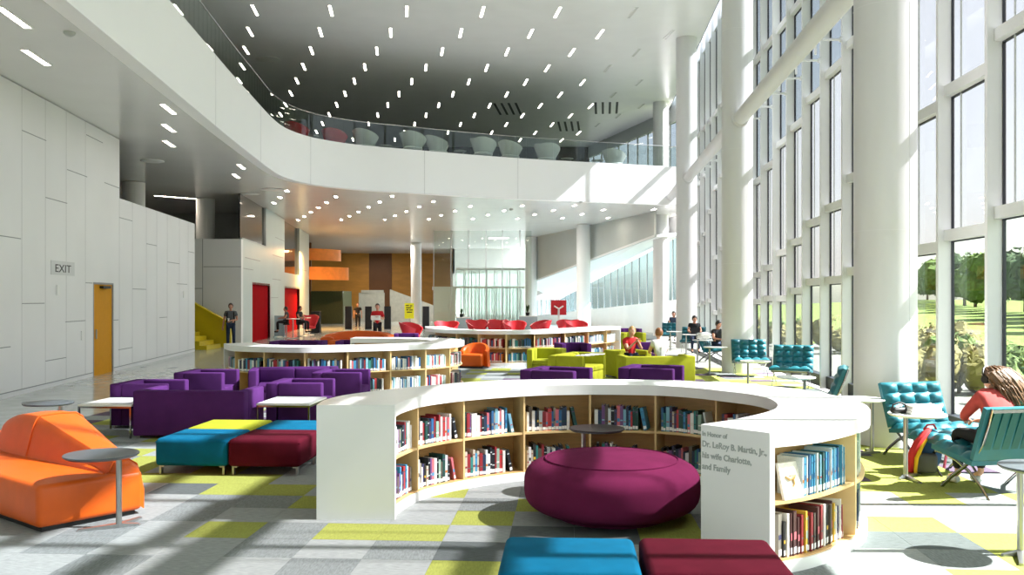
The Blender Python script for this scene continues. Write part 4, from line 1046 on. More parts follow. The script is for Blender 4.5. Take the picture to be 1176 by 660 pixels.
# orange leather sofa with a wave-shaped back
def orange_sofa(loc, e1, label, n2=2.75, back=True):
    r = thing('orange_sofa', label, 'sofa', (loc[0], loc[1], 0), math.atan2(e1.y, e1.x))        # local x = e1, y = e2
    b = MB(); b.rbox(0, 1.0, 0, n2, .05, .435, .055, 4)
    b.smooth = False; b.obj('seat', 'orange_leather', r)
    MB().box(.06, .94, .06, n2 - .06, 0, .05).obj('plinth', 'black', r)
    if back:
        PK, EN = 1.62, 2.5
        def prof(y):      # front and back edge of the back rest and its height, along the sofa
            t = max(0, min(1, y / PK)); h = .52 + .34 * t ** 1.05
            if y > PK + .25: h -= .16 * ((y - PK - .25) / (EN - PK - .25)) ** 2
            return .66 - .06 * t, 1.0 + .22 * t, h
        q = MB(); ys = [.012, .02, .035, .055, .08, .11] + [.11 + (EN - .22) * i / 34 for i in range(1, 35)] + [EN - .075, EN - .045, EN - .02, EN]; NY = len(ys) - 1; rings = []
        for j in range(NY + 1):
            y = ys[j]; x0, x1, h = prof(y); g = .10 + .10 * (h - .5)
            base = [(x0 - .03, .36), (x0 + .01, .45 + .1 * (h - .5)), (x0 + g * .5, h - .13), (x0 + g * .75, h - .05), (x0 + g, h - .012), ((x0 + x1) / 2 + .05, h), (x1 - .10, h - .012), (x1 - .03, h - .06), (x1, h - .15), (x1 + .03, .25), (x1 + .03, .06)]
            e_ = min(1, min(y - .012, EN - y) / .1); k = .86 + .14 * math.sqrt(max(0, 1 - (1 - e_) ** 2)); cx_ = (x0 + x1) / 2
            ring = [(cx_ + (a - cx_) * k, y, .05 + (c - .05) * (k if c > .1 else 1)) for a, c in base]
            rings.append(ring)
        n = len(rings[0]); V = [p for g in rings for p in g]; Fc = []
        for j in range(NY):
            for k in range(n): Fc.append((j * n + k, j * n + (k + 1) % n, j * n + n + (k + 1) % n, j * n + n + k))
        Fc += [tuple(range(n)), tuple(NY * n + k for k in reversed(range(n)))]
        q.smooth = True; q.add(V, Fc); bk = q.obj('backrest', 'orange_leather', r)
        def seam(y):
            x0, x1, h = prof(y); g = .10 + .10 * (h - .5)
            return [(x0 - .006, y, .44), (x0 + g * .5 - .004, y, h - .128), (x0 + g * .75 - .003, y, h - .046), (x0 + g, y, h - .006), ((x0 + x1) / 2 + .05, y, h + .004), (x1 - .10, y, h - .007), (x1 - .026, y, h - .056), (x1 + .004, y, h - .15)]
        for y in (.115, PK): MB().tube(seam(y), .008, 6).obj('seam', 'orange_leather', bk)
    return r
e1 = Vector((.62, .77)).normalized()
c = at(43, 614.5); orange_sofa(c, e1, 'orange leather sofa with a wave-shaped back, nearest on the left')
o = orange_sofa((-6.45, 10.3), e1, 'second orange leather seat, cut by the left edge behind the nearest sofa', 1.6, False)
def orange_tub(w=.92):
    def make():
        r = thing('orange_armchair', 'x', 'armchair')
        b = MB(); rings = []
        for side in (0, 1): pass
        MB().rbox(-w / 2 + .12, w / 2 - .12, -.42, .25, .06, .42, .05, 3).obj('seat', 'orange_leather', r)
        q = MB(); N = 30; V = []; 
        for j in range(N + 1):
            a = -PI * .06 + PI * 1.12 * j / N; c, s_ = math.cos(a), math.sin(a); h = .52 + .22 * max(0, s_) ** .8
            ro, ri = w / 2, w / 2 - .15
            sy = .46
            for rr, z in ((ri, .05), (ri, h - .05), (ri + .04, h), (ro - .04, h), (ro, h - .05), (ro + .02, .05)):
                yy = rr * s_ * (.95) ; V.append((rr * c, yy - .02 if s_ > 0 else -.02 + rr * s_ * 2.2, z))
        n = 6; Fc = [(j * n + k, j * n + (k + 1) % n, j * n + n + (k + 1) % n, j * n + n + k) for j in range(N) for k in range(n)] + [tuple(range(n)), tuple(N * n + k for k in reversed(range(n)))]
        q.smooth = True; q.add(V, Fc); q.obj('backrest', 'orange_leather', r)
        MB().box(-w / 2 + .1, w / 2 - .1, -.36, .3, 0, .06).obj('plinth', 'black', r)
        return r
    return make
OT = Kit(orange_tub()); OT((xat(545, 27.6), 27.6), -.25, 'orange rounded armchair between the second and the furthest bookcase')
OT((xat(410, 36), 36.5), 0, 'wide orange curved sofa in the distance behind the second bookcase', None, (3.3, 1.2, 1.05))
# red and white shell chairs
def shell(m, kind):
    def make():
        r = thing('shell_chair', 'x', 'chair')
        q = MB(); NU, NV = 28, 8
        def f(u, v, t=0):
            a = (u - .5) * 2 * 2.5 - PI / 2 + PI           # opens towards -y
            k = abs(u - .5) * 2
            h = .30 + v * (.62 - .34 * max(0, k - .25) ** 1.2 + .06 * math.sin(k * PI))
            rr = .26 + .30 * v ** .7 - t
            return (rr * math.cos(a), rr * math.sin(a) * .92, h)
        q.grid(lambda u, v: f(u, v), NU, NV); q.grid(lambda u, v: f(u, v, .05), NU, NV)
        for v in (1,):
            for i in range(NU): q.quad(f(i / NU, v), f((i + 1) / NU, v), f((i + 1) / NU, v, .05), f(i / NU, v, .05))
        for u in (0, 1):
            for j in range(NV): q.quad(f(u, j / NV), f(u, (j + 1) / NV), f(u, (j + 1) / NV, .05), f(u, j / NV, .05))
        q.obj('shell', m, r)
        MB().lathe([(.26, .28), (.36, .32), (.38, .38), (.34, .42), (.1, .43)], n=24).obj('seat_cushion', m, r)
        MB().lathe([(.28, 0), (.28, .015), (.04, .03), (.03, .06), (.03, .29)], n=20).obj('base', 'steel', r)
        return r
    return make
RC = Kit(shell('red_shell', 0)); WC = Kit(shell('white_shell', 0))
gr = 'red shell chairs behind the furthest bookcase'
for px, d, rz, lab in ((472, 41, 1.2, 'red shell chair by the slim column, furthest left behind the furthest bookcase'), (513, 43, .1, 'red shell chair left of the pale blue desk, second from the slim column'),
                       (548, 46, .3, 'red shell chair in front of the glass enclosure, third from the slim column'), (571, 46.2, -.3, 'red shell chair left of the tall pale desk, the outer of a close pair'),
                       (591, 44.2, .4, 'red shell chair touching the tall pale desk'), (621, 45, -1.2, 'red shell chair turned side on, left of the red square sign'),
                       (652, 46, -.4, 'red shell chair just behind the red square sign stand'), (662, 44, .5, 'red shell chair right of the red square sign')):
    RC((xat(px, d), d), rz, lab, gr, (1.06, 1.06, 1.06))
UP = 8.451
for px, d, rz, lab in ((342, 39.3, 1.9, 'red shell chair at the bend of the upper floor, nearest the side'), (384, 40.8, 2.2, 'red shell chair upstairs, second along the railing')):
    RC((xat(px, d), d, UP), rz, lab, 'red shell chairs upstairs', (1.15, 1.15, 1.2))
for n, (px, d, rz) in enumerate(((420, 41.2, 2.0), (474, 41.8, 2.2), (503, 42.8, 1.6), (555, 43.4, 2.4), (586, 44.2, 1.9), (628, 45.0, 2.6), (705, 46.7, 2.0))):
    WC((xat(px, d), d, UP), rz, 'white shell chair upstairs behind the glass railing, %s from the bend' % ORD[n], 'white shell chairs upstairs', (1.2, 1.2, 1.25))
for n, (px, d) in enumerate(((362, 40.0), (447, 42.6), (532, 44), (655, 46.4), (690, 47))):
    b = round_table('white_top', .72)(); b.location = (xat(px, d), d, UP); b['label'] = 'white round table upstairs behind the glass railing, %s from the bend' % ORD[n]; b['group'] = 'round tables upstairs'
# ---------------------------------------------------------------- things on and beside the furniture
x, y = xat(1062, 10.95), 10.98
bp = thing('backpack', 'red and blue backpack on the floor against the white round table', 'bag', (x, y, 0), -.35)
q = MB()
def ell(u, v):
    a = 2 * PI * u; k = math.sin(PI * min(1, max(0, v))) ** .35 if 0 < v < 1 else 0.0
    X = .19 * math.copysign(abs(math.cos(a)) ** .7, math.cos(a)) * k * (1 - .25 * v); Y = .14 * math.copysign(abs(math.sin(a)) ** .7, math.sin(a)) * k * (1 - .2 * v)
    return (X + .08 * v, Y + .05 * v, .004 + .53 * v)
q.grid(ell, 28, 12); q.obj('bag', 'pack_blue', bp)
MB().rbox(-.12, .14, -.19, -.08, .03, .26, .04, 3).obj('front_pocket', 'pack_grey', bp)
q = MB(); q.tube([(-.16, -.13, .03), (-.15, -.15, .2), (-.08, -.13, .36), (.02, -.07, .49), (.06, -.02, .53)], [.045, .05, .05, .04, .03], 8); q.obj('side_panel', 'pack_red', bp)
q = MB(); q.tube([(-.10, -.17, .03), (-.09, -.19, .2), (-.03, -.16, .34), (.04, -.09, .44)], [.02, .024, .022, .012], 8); q.obj('stripe', 'pack_yellow', bp)
MB().tube([(.0, .0, .52), (.04, -.02, .58), (.11, .0, .585), (.14, .03, .53)], .012, 8).obj('carry_loop', 'pack_red', bp)
MB().tube([(.15, .0, .45), (.22, -.06, .46), (.25, -.06, .3), (.22, -.03, .08)], .016, 8).obj('strap', 'pink', bp)
tx, ty = at(1040, 549); tz = .751
q = MB(); q.rbox(-.19, .19, -.12, .12, 0, .035, .012, 2).rbox(-.18, .17, -.115, .11, .036, .07, .01, 2).rbox(-.17, .18, -.11, .12, .071, .10, .012, 2)
o = q.obj('paper_stack', 'paper', None, (tx + .21, ty + .02, tz), .05); tag(o, 'white stack on the round table by the backpack', 'papers')
q = MB(); q.rbox(-.1, .1, -.05, .05, 0, .07, .03, 3); q.tube([(-.09, 0, .05), (-.08, 0, .1), (0, 0, .125), (.08, 0, .1), (.09, 0, .05)], .012, 8)
o = q.obj('headphone_case', 'black', None, (tx - .05, ty + .06, tz), .2); tag(o, 'small black bundle on the round table, left of the white stack', 'case')
q = MB(); q.rbox(-.14, .14, -.09, .09, 0, .03, .01, 1).obj('x', 'paper') if False else None
def laptop(loc, rz, label):
    r = thing('laptop', label, 'laptop', loc, rz)
    MB().rbox(-.17, .17, -.12, .12, 0, .018, .006, 1).obj('base', 'cloth_black', r)
    l = MB().hexa([(-.17, -.12, .012), (.17, -.12, .012), (.17, -.108, .012), (-.17, -.108, .012), (-.17, -.19, .24), (.17, -.19, .24), (.17, -.178, .24), (-.17, -.178, .24)]).obj('lid', 'cloth_black', r)
    return r
laptop((xat(799, 34.0), 34.2, .751), 0, 'dark open laptop on a white round table, its lid towards the camera')
laptop((xat(729, 23.2), 23.0, .44), .3, 'small dark laptop in front of the boy in red').scale = (1, 1, 1)
q = MB(); rg = random.Random(9)
for k in range(7): q.hexa([(rg.uniform(-.28, -.05), rg.uniform(-.2, -.05), .004 + .025 * k), (rg.uniform(.05, .28), rg.uniform(-.2, -.05), .004 + .02 * k), (rg.uniform(.05, .28), rg.uniform(.05, .2), .004 + .03 * k), (rg.uniform(-.28, -.05), rg.uniform(.05, .2), .004 + .022 * k)] * 1 +
                           [(rg.uniform(-.28, -.05), rg.uniform(-.2, -.05), .03 + .03 * k), (rg.uniform(.05, .28), rg.uniform(-.2, -.05), .03 + .028 * k), (rg.uniform(.05, .28), rg.uniform(.05, .2), .03 + .035 * k), (rg.uniform(-.28, -.05), rg.uniform(.05, .2), .03 + .03 * k)])
o = q.obj('newspaper', 'paper', None, (xat(808, 29.6), 29.6, .752)); tag(o, 'crumpled white newspaper heaped on a white round table', 'newspaper')
q = MB()
for k in range(4): q.rbox(-.15 + .1 * k, .2 + .1 * k, -.12 + .02 * k, .14 + .03 * k, .012 * k, .012 * k + .011, .003, 1)
o = q.obj('papers', 'paper', None, (1.68, 21.8, .722), -.3); tag(o, 'white sheets lying on the arm of the left lime sofa', 'papers')
# exit sign on the left wall
d = -8.52 / ((72 - CX) / F + .109); z = zat(308, d); th = math.atan2(1, -.109)
sg = thing('exit_sign', 'grey EXIT sign on the panelled wall left of the yellow door', 'sign', (wx(d), d, z), 0)
ex = Vector((-.109, 1, 0)).normalized(); nz = Vector((1, .109, 0)).normalized()
bm_ = Matrix(((ex.x, 0, nz.x, 0), (ex.y, 0, nz.y, 0), (0, 1, 0, 0), (0, 0, 0, 1)))
q = MB(); q.box(-.75, .75, -.17, .17, .002, .014); o = q.obj('plate', 'sign_plate', sg); o.data.transform(bm_)
t = text_mesh('lettering', ['EXIT'], .27, 'sign_text', sg, Matrix.Identity(4), .002, align='CENTER'); 
xs = [v.co.x for v in t.data.vertices]; k = 1.0 / (max(xs) - min(xs)); c = (max(xs) + min(xs)) / 2
for v in t.data.vertices: v.co.x = (v.co.x - c) * k; v.co.y -= .1; v.co.z += .017
t.data.transform(bm_)
for px, py in ((66, 333), (94, 385), (211, 338)):
    d = -8.52 / ((px - CX) / F + .109); z = zat(py, d); q = MB(); q.box(-.09, .09, -.12, .12, .001, .03)
    o = q.obj('wall_plate', 'white_paint', None, (wx(d), d, z)); o.data.transform(bm_); tag(o, {66: 'small white wall plate under the EXIT sign', 94: 'small white wall plate left of the yellow door at waist height', 211: 'small white wall plate near the end of the grey wall'}[px], 'wall plate')
# yellow stair behind the low wall
st = thing('yellow_stair', 'yellow stair with a sloping solid balustrade behind the standing man', 'stairs', (0, 0, 0))
q = MB()
x1 = -11.95
for k in range(12): q.box(-16.4, x1 - .12 - .30 * k - .25, 36.9, 38.7, .17 * k, .17 * (k + 1))
q.obj('steps', 'yellow_paint', st)
q = MB(); q.prism([(0, 0), (1, 0)], 0, 1) if False else None
q.hexa([(-16.4, 38.9, 0), (-11.98, 38.9, 0), (-11.98, 39.1, 0), (-16.4, 39.1, 0), (-16.4, 38.9, 3.4), (-11.98, 38.9, .95), (-11.98, 39.1, .95), (-16.4, 39.1, 3.4)]).obj('balustrade', 'yellow_paint', st)
MB().hexa([(-16.4, 38.84, 3.4), (-11.96, 38.84, .93), (-11.96, 39.14, .93), (-16.4, 39.14, 3.4), (-16.4, 38.84, 3.5), (-11.96, 38.84, 1.03), (-11.96, 39.14, 1.03), (-16.4, 39.14, 3.5)]).obj('cap_rail', 'yellow_paint', st)
# orange galleries and the dark block at the far left
for n, (px0, px1, y0, y1, d0, lab) in enumerate(((352, 384, 285, 298.5, 68, 'upper orange curved gallery front at the far left'), (352, 393, 306, 321, 67, 'lower orange curved gallery front at the far left'))):
    q = MB(); N = 14; q.smooth = True; P = []
    xa, xb_ = xat(px0, d0), xat(px1, d0)
    for k in range(N + 1):
        u = k / N; P.append((xa + (xb_ - xa) * u, d0 + 1.2 * u * u * 2))
    za, zb = zat(y1, d0), zat(y0, d0)
    V = []; 
    for (a, b) in P: V += [(a, b, za), (a, b, zb), (a, b + .25, zb), (a, b + .25, za)]
    q.add(V, [(i * 4 + k, i * 4 + (k + 1) % 4, i * 4 + 4 + (k + 1) % 4, i * 4 + 4 + k) for i in range(N) for k in range(4)] + [(0, 1, 2, 3), (N * 4 + 3, N * 4 + 2, N * 4 + 1, N * 4)])
    q.smooth = False
    o = q.obj('gallery_front', 'orange_panel'); tag(o, lab, 'gallery front')
o = MB().rbox(xat(357, 74), xat(394, 74), 74, 78, 0, zat(334, 74), .03, 1).obj('dark_booth', 'olive_dark'); tag(o, 'dark olive booth under the orange gallery fronts', 'booth')
struct('wall_left_end', MB().box(-24, wx3(66.3) - .02, 66.0, 66.3, 0, ZS).box(-24, xat(357, 76), 76, 76.3, 0, ZS), 'brown_wall')
# stair and gates in the middle distance
d = 82
q = MB(); q.box(xat(412, d), xat(441, d), d, d + .4, 0, zat(336, d)).box(xat(415, d), xat(440, d), d - .1, d + .4, zat(336, d), zat(333, d))
q.hexa([(xat(446, d), d + 1, 0), (xat(500, d), d + 1, 0), (xat(500, d), d + 1.4, 0), (xat(446, d), d + 1.4, 0), (xat(446, d), d + 1, zat(332, d)), (xat(500, d), d + 1, zat(352, d)), (xat(500, d), d + 1.4, zat(352, d)), (xat(446, d), d + 1.4, zat(332, d))])
o = q.obj('stone_stair_wall', 'stone_grey'); tag(o, 'pale grey stair wall with a sloping top before the ochre wall', 'stairs')
gk = 'security gates'
def gate():
    r = thing('security_gate', 'x', 'gate'); MB().rbox(-.22, .22, -.04, .04, .05, 1.55, .02, 2).obj('panel', 'cloth_black', r)
    MB().box(-.25, .25, -.12, .12, 0, .05).obj('base', 'steel', r); MB().box(-.25, -.22, -.045, .045, .05, 1.57).box(.22, .25, -.045, .045, .05, 1.57).obj('frame', 'steel', r); return r
GK = Kit(gate)
for n, px in enumerate((400, 423, 445, 489)): GK((xat(px, 60), 60), .3, 'black security gate in the distance, %s from the left' % ORD[n], gk)
sb = thing('poster_stand', 'lime poster with black writing beside the slim column', 'sign', (xat(470, 62), 62, 0))
MB().box(-.32, .32, -.02, .02, .7, 1.75).obj('poster', 'sign_lime', sb)
q = MB()
for k, (a, b, zz_) in enumerate(((-.24, -.02, 1.55), (.04, .2, 1.53), (-.22, .14, 1.4), (-.2, -.05, 1.26), (0, .24, 1.25), (-.16, .2, 1.1))): q.box(a, b, -.026, -.02, zz_, zz_ + .07)
q.obj('writing', 'black', sb); MB().box(-.3, .3, -.15, .15, 0, .03).cyl((0, 0, 0), (0, 0, .75), .025, n=8).obj('stand', 'steel', sb)
# the red square sign on a white stand
d = 47.2
rs = thing('square_sign', 'red square sign on a white stand among the red chairs', 'sign', (xat(641.5, d), d, 0))
MB().box(-.40, .40, -.03, .03, zat(361.5, d), zat(344.5, d)).obj('panel', 'red_shell', rs)
MB().box(-.05, .05, -.16, -.06, 0, zat(354.5, d)).obj('post', 'white_paint', rs)
q = MB(); zc = zat(354.5, d); q.tube([(0, -.18, zc - .2), (0, -.18, zc), (.24, -.18, zc + .15)], .04, 8).tube([(0, -.18, zc), (-.24, -.18, zc + .15)], .04, 8); q.obj('emblem', 'white_paint', rs)
MB().lathe([(.3, 0), (.3, .03), (.1, .05)], n=20).obj('base', 'white_paint', rs)
# pale blue desks
def desk(px0, px1, y0, d, lab, dep=.7):
    r = thing('desk', lab, 'desk', (xat((px0 + px1) / 2, d), d, 0)); w = xat(px1, d) - xat(px0, d); z = zat(y0, d)
    MB().box(-w / 2, w / 2, -dep / 2, -dep / 2 + .04, .02, z - .04).obj('front_panel', 'desk_blue', r)
    for sx in (-1, 1): MB().box(sx * (w / 2 - .02) - .02, sx * (w / 2 - .02) + .02, -dep / 2 + .04, dep / 2, 0, z - .04).obj('side_panel', 'desk_blue', r)
    MB().rbox(-w / 2 - .01, w / 2 + .01, -dep / 2 - .01, dep / 2, z - .04, z, .008, 1).obj('desk_top', 'white_top', r); return r
desk(596, 617, 362.5, 48.5, 'tall pale blue desk in front of the glass enclosure, left of the red square sign')
desk(525, 541, 364, 49.5, 'lower pale blue desk between two red shell chairs')
def plant(px, d, z, h, lab):
    r = thing('potted_plant', lab, 'plant', (xat(px, d), d, z)); MB().lathe([(.08, 0), (.12, .18), (.1, .18)], n=12).obj('pot', 'cloth_black', r)
    q = MB(); rg = random.Random(int(px))
    for k in range(16):
        a = rg.uniform(0, 2 * PI); l = h * rg.uniform(.6, 1); s_ = rg.uniform(.1, .45)
        q.tube([(0, 0, .16), (math.cos(a) * l * s_ * .5, math.sin(a) * l * s_ * .5, .16 + l * .6), (math.cos(a) * l * s_, math.sin(a) * l * s_, .16 + l)], [.01, .045, .006], 5)
    q.obj('leaves', 'leaf_dark', r)
plant(606, 48.5, zat(362.5, 48.5), .45, 'dark plant standing on the tall pale blue desk')
plant(530, 49.5, zat(364, 49.5), .3, 'dark plant standing on the lower pale blue desk')
# high table, screen and red chair at the far left
def high_table(px, d, lab):
    r = thing('high_table', lab, 'table', (xat(px, d), d, 0)); MB().lathe([(.36, 1.0), (.38, 1.02), (.37, 1.035)], n=24).obj('table_top', 'white_top', r)
    MB().cyl((0, 0, .03), (0, 0, 1.0), .03, n=12).obj('pole', 'steel', r); MB().lathe([(.3, 0), (.28, .02), (.04, .05)], n=20).obj('base', 'steel', r)
high_table(336.5, 47.4, 'white high round table before the further red doorway'); high_table(349, 50, 'white high round table right of the seated people far left')
for px, d, lab in ((344, 48.45, 'bar stool under the person in black at the far high table'), (329, 48.35, 'bar stool under the person in dark clothes at the far high table')):
    r = thing('bar_stool', lab, 'stool', (xat(px, d), d, 0)); MB().lathe([(.16, .68), (.18, .70), (.17, .73)], n=20).obj('seat', 'cloth_black', r)
    MB().cyl((0, 0, .02), (0, 0, .68), .025, n=10).obj('pole', 'steel', r); MB().lathe([(.2, 0), (.19, .015), (.03, .03)], n=20).obj('base', 'steel', r)
q = MB(); d = 49; q.box(xat(315, d), xat(327, d), d, d + .06, .06, 1.15)
for k in range(9): q.box(xat(315.5 + 1.3 * k, d), xat(316.1 + 1.3 * k, d), d - .02, d, .06, 1.15)
q.box(xat(315, d), xat(315, d) + .06, d - .2, d + .26, 0, .06).box(xat(327, d) - .06, xat(327, d), d - .2, d + .26, 0, .06)
o = q.obj('screen_panel', 'desk_blue'); tag(o, 'pale ribbed low screen between the two red doorways', 'screen')
o = MB().rbox(xat(357, 55), xat(367, 55), 55, 55.5, 0, 1.3, .02, 1).obj('black_cabinet', 'cloth_black'); tag(o, 'black cabinet right of the far high tables', 'cabinet')
RC((xat(355, 52), 52), .4, 'red shell chair by the high tables at the far left', 'red shell chairs far left', (1, 1, 1.2))
q = MB(); d = 45; q.rbox(-.3, .3, -.25, .25, .42, .5, .03, 2)
# glass partition and the glass enclosure in the middle distance
gp_ = thing('glass_partition', 'tall clear glass partition with thin posts in the middle distance', 'partition', (0, 62, 0))
xs = [xat(p, 62) for p in (498, 518, 538, 558, 577, 597, 611)]
for a, b in zip(xs, xs[1:]):
    MB().box(a + .03, b - .03, 0, .02, .05, ZS - .05).obj('glass_panel', 'glass_green', gp_); MB().box(a - .025, a + .025, -.03, .05, 0, ZS).obj('post', 'steel', gp_)
ge = thing('glass_enclosure', 'greenish glass enclosure with pleated curtains behind the red chairs', 'enclosure', (0, 72, 0))
xa, xb_ = xat(524, 72), xat(603, 72); zt = zat(309, 72)
q = MB()
N = 90; V = []
for k in range(N + 1):
    u = k / N; V += [(xa + .2 + (xb_ - xa - .4) * u, .9 + .14 * math.sin(k * PI * .5) * (1 if k % 3 else .3), .05), (xa + .2 + (xb_ - xa - .4) * u, .9 + .14 * math.sin(k * PI * .5) * (1 if k % 3 else .3), zat(331, 72))]
q.add(V, [(2 * k, 2 * k + 2, 2 * k + 3, 2 * k + 1) for k in range(N) if k % 5 != 4]); q.obj('curtain', 'curtain_glass', ge)
npan = 9
for k in range(npan):
    a = xa + (xb_ - xa) * k / npan; b = xa + (xb_ - xa) * (k + 1) / npan
    MB().box(a + .03, b - .03, 0, .03, .02, zt).obj('glass_panel', 'glass_green', ge); MB().box(a - .03, a + .03, -.03, .06, 0, zt).obj('post', 'steel', ge)
MB().box(xa - .05, xb_ + .05, -.06, .1, zat(331, 72), zat(329, 72)).box(xa - .05, xb_ + .05, -.06, .1, zt - .06, zt + .06).obj('rail', 'mullion_white', ge)
MB().box(xa, xb_, .0, 5, zt + .06, zt + .1).obj('roof', 'curtain_glass', ge)
q = MB(); d = 74; q.box(xat(498, d), xat(523, d), d, d + .2, 0, zat(333, d)).box(xat(498, d) - .1, xat(523, d) + .1, d - .1, d + .3, zat(333, d), zat(329, d))
o = q.obj('white_screen_wall', 'laminate_grey'); tag(o, 'pale freestanding screen wall left of the glass enclosure', 'screen')

# ---------------------------------------------------------------- ceiling fittings
def fitting(name, L, w, z, m):
    b = MB(); b.box(-w / 2, w / 2, -L / 2, L / 2, -.012, -.008); b.mi = 1
    for x0, x1, y0, y1 in ((-w / 2 - .02, -w / 2, -L / 2, L / 2), (w / 2, w / 2 + .02, -L / 2, L / 2), (-w / 2 - .02, w / 2 + .02, -L / 2 - .02, -L / 2), (-w / 2 - .02, w / 2 + .02, L / 2, L / 2 + .02)): b.box(x0, x1, y0, y1, -.02, 0)
    return b.mesh(name, [m, 'white_paint'])
def in_frame(x, y, z, mg=6):
    px = CX + F * x / y; py = HY - F * (z - HE) / y; return -mg < px < 1176 + mg and -mg < py < 660, px, py
LIN = math.atan(.12)
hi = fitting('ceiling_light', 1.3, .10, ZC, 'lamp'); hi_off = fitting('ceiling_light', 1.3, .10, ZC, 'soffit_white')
def place(me, x, y, z, label, group):
    o = bpy.data.objects.new('ceiling_light', me); COL.objects.link(o); o.location = (x, y, z); o.rotation_euler.z = LIN; tag(o, label, 'ceiling light', group)
row = 0
for n in range(0, 14):
    x0, y0 = -4.0 - .98 * n, 34.75 + 2.8 * n; cells = []
    for k in range(-8, 12):
        x, y = x0 + 2.87 * k, y0 + .07 * k
        ok, px, py = in_frame(x, y, ZC)
        if not ok or y > 65 or x > cex(y) - 1.4 or x < -17: continue
        # behind the parapet or the lower floor slab
        if x < -5.9 - .099 * y and y < 34: continue
        cells.append((x, y))
    if not cells: continue
    for i, (x, y) in enumerate(cells):
        off = x > cex(y) - 4.2
        place(hi_off if off else hi, x, y, ZC - .0, 'slim recessed high ceiling light, row %d from the near end, %s from its left' % (row + 1, ORD[i]), 'slim lights in the high ceiling')
    row += 1
lo = fitting('ceiling_light', 1.15, .12, ZS, 'lamp'); lo2 = fitting('ceiling_light', .62, .14, ZS, 'lamp_warm'); row = 0
def in_poly(x, y):
    c = False; n = len(poly)
    for i in range(n):
        (xa, ya), (xb2, yb) = poly[i], poly[i - 1]
        if (ya > y) != (yb > y) and x < (xb2 - xa) * (y - ya) / (yb - ya) + xa: c = not c
    return c
for n in range(-16, 17):
    cells = []
    for k in range(-16, 16):
        x, y = -8.2 + 2.6 * k - .93 * n, 15.05 - .22 * k + 2.5 * n
        if y < 6: continue
        ok, px, py = in_frame(x, y, ZS)
        if not ok or y > 76 or not in_poly(x - .4, y) or not in_poly(x + .4, y - 1.2): continue
        if y < 37 and x < wx(y) + 1.2: continue
        if y >= 37 and x < wx3(y) + .6 : continue
        if y > 48.8 and x > gx(y) - .8: continue
        if y < 34 and (k + 2 * n) % 4 == 9: continue
        cells.append((x, y))
    if not cells: continue
    for i, (x, y) in enumerate(cells):
        place(lo if y < 36 else lo2, x, y, ZS + .02, 'slim light in the low soffit, row %d from the near end, %s from its left' % (row + 1, ORD[i]), 'slim lights in the soffit')
    row += 1
o = bpy.data.objects.new('ceiling_light', fitting('ceiling_light', 2.4, .12, 0, 'lamp_warm')); COL.objects.link(o); o.location = (xat(207, 42), 42, ZS + .02); o.rotation_euler.z = -.8; tag(o, 'long slim light in the dark recess above the low grey wall', 'ceiling light')
dm = MB(); dm.lathe([(.5, -.001), (.52, -.02), (.45, -.035)], n=36)
for px, py, z, s_, lab in ((175, 184.5, ZS + .02, .75, 'round white ceiling disc at the near edge of the dark recess'), (313, 217.5, ZS + .02, .95, 'round white ceiling disc near the bend of the parapet'),
                           (288, 222, ZS + .02, .8, 'round white ceiling disc left of the one near the bend'), (308, 68, ZC, 1.05, 'round white disc on the high ceiling, left of the slim lights')):
    x, y = at(px, py, z); o = dm.obj('ceiling_disc', 'white_paint', None, (x, y, z)); o.scale = (s_, s_, 1); tag(o, lab, 'ceiling disc')
for px, py in ((698, 124), (655, 145), (585, 125)):
    x, y = at(px, py, ZC); q = MB()
    for k in range(4): q.box(-.75 + .4 * k, -.62 + .4 * k, -1.6, 1.6, -.012, 0)
    o = q.obj('ceiling_vent', 'slot_dark', None, (x, y, ZC), -.1); tag(o, {698: 'slotted vent in the high ceiling nearest the windows', 655: 'slotted vent in the high ceiling above the railing', 585: 'slotted vent in the high ceiling, furthest left'}[px], 'vent')
for px, py, z in ((80, 37, ZS + .02), (587, 240, ZS + .02), (667, 231, ZS + .02)):
    x, y = at(px, py, z); z += .006; q = MB(); q.lathe([(.10, 0), (.10, -.03), (.06, -.07), (.02, -.09)], n=20); o = q.obj('dome_camera', 'grey_wall', None, (x, y, z)); tag(o, {80: 'small grey dome on the near soffit at the top left', 587: 'small dark dome on the soffit below the parapet', 667: 'small dome on the soffit at the right end of the parapet'}[px], 'dome camera')

# ---------------------------------------------------------------- outside
struct('ground', MB().box(fx(-8) + .35, 160, -60, 220, -.4, -.32), 'paving')
q = MB(); q.grid(lambda u, v: (16 + 110 * u, -60 + 260 * v, -.31 + 2.0 * min(1, max(0, (u - .12) * 2.0)) ** 1.2), 24, 10)
struct('lawn', q, 'lawn')
rg = random.Random(4)
def clump(mb, c, r, n, sq=.8, leaves=60):
    for k in range(n):
        a, b = rg.uniform(0, 2 * PI), rg.uniform(-.6, .9); p = (c[0] + r * .6 * math.cos(a) * math.cos(b), c[1] + r * .6 * math.sin(a) * math.cos(b), c[2] + r * sq * .6 * math.sin(b))
        s = MB(); s.sphere(p, r * rg.uniform(.35, .55), 9, 7); s.v = [(x + rg.uniform(-.07, .07) * r, y + rg.uniform(-.07, .07) * r, z + rg.uniform(-.07, .07) * r) for x, y, z in s.v]; mb.add(s.v, s.f)
    for k in range(leaves):
        a, b = rg.uniform(0, 2 * PI), rg.uniform(-.9, 1.4); rr = r * rg.uniform(.75, 1.08); p = Vector((c[0] + rr * math.cos(a) * math.cos(b), c[1] + rr * math.sin(a) * math.cos(b), c[2] + rr * sq * math.sin(b)))
        u = Vector((rg.gauss(0, 1), rg.gauss(0, 1), rg.gauss(0, 1))).normalized(); w_ = u.orthogonal().normalized(); l = r * .09
        mb.add([p - u * l, p + w_ * l * .6, p + u * l, p - w_ * l * .6], [(0, 1, 2, 3)])
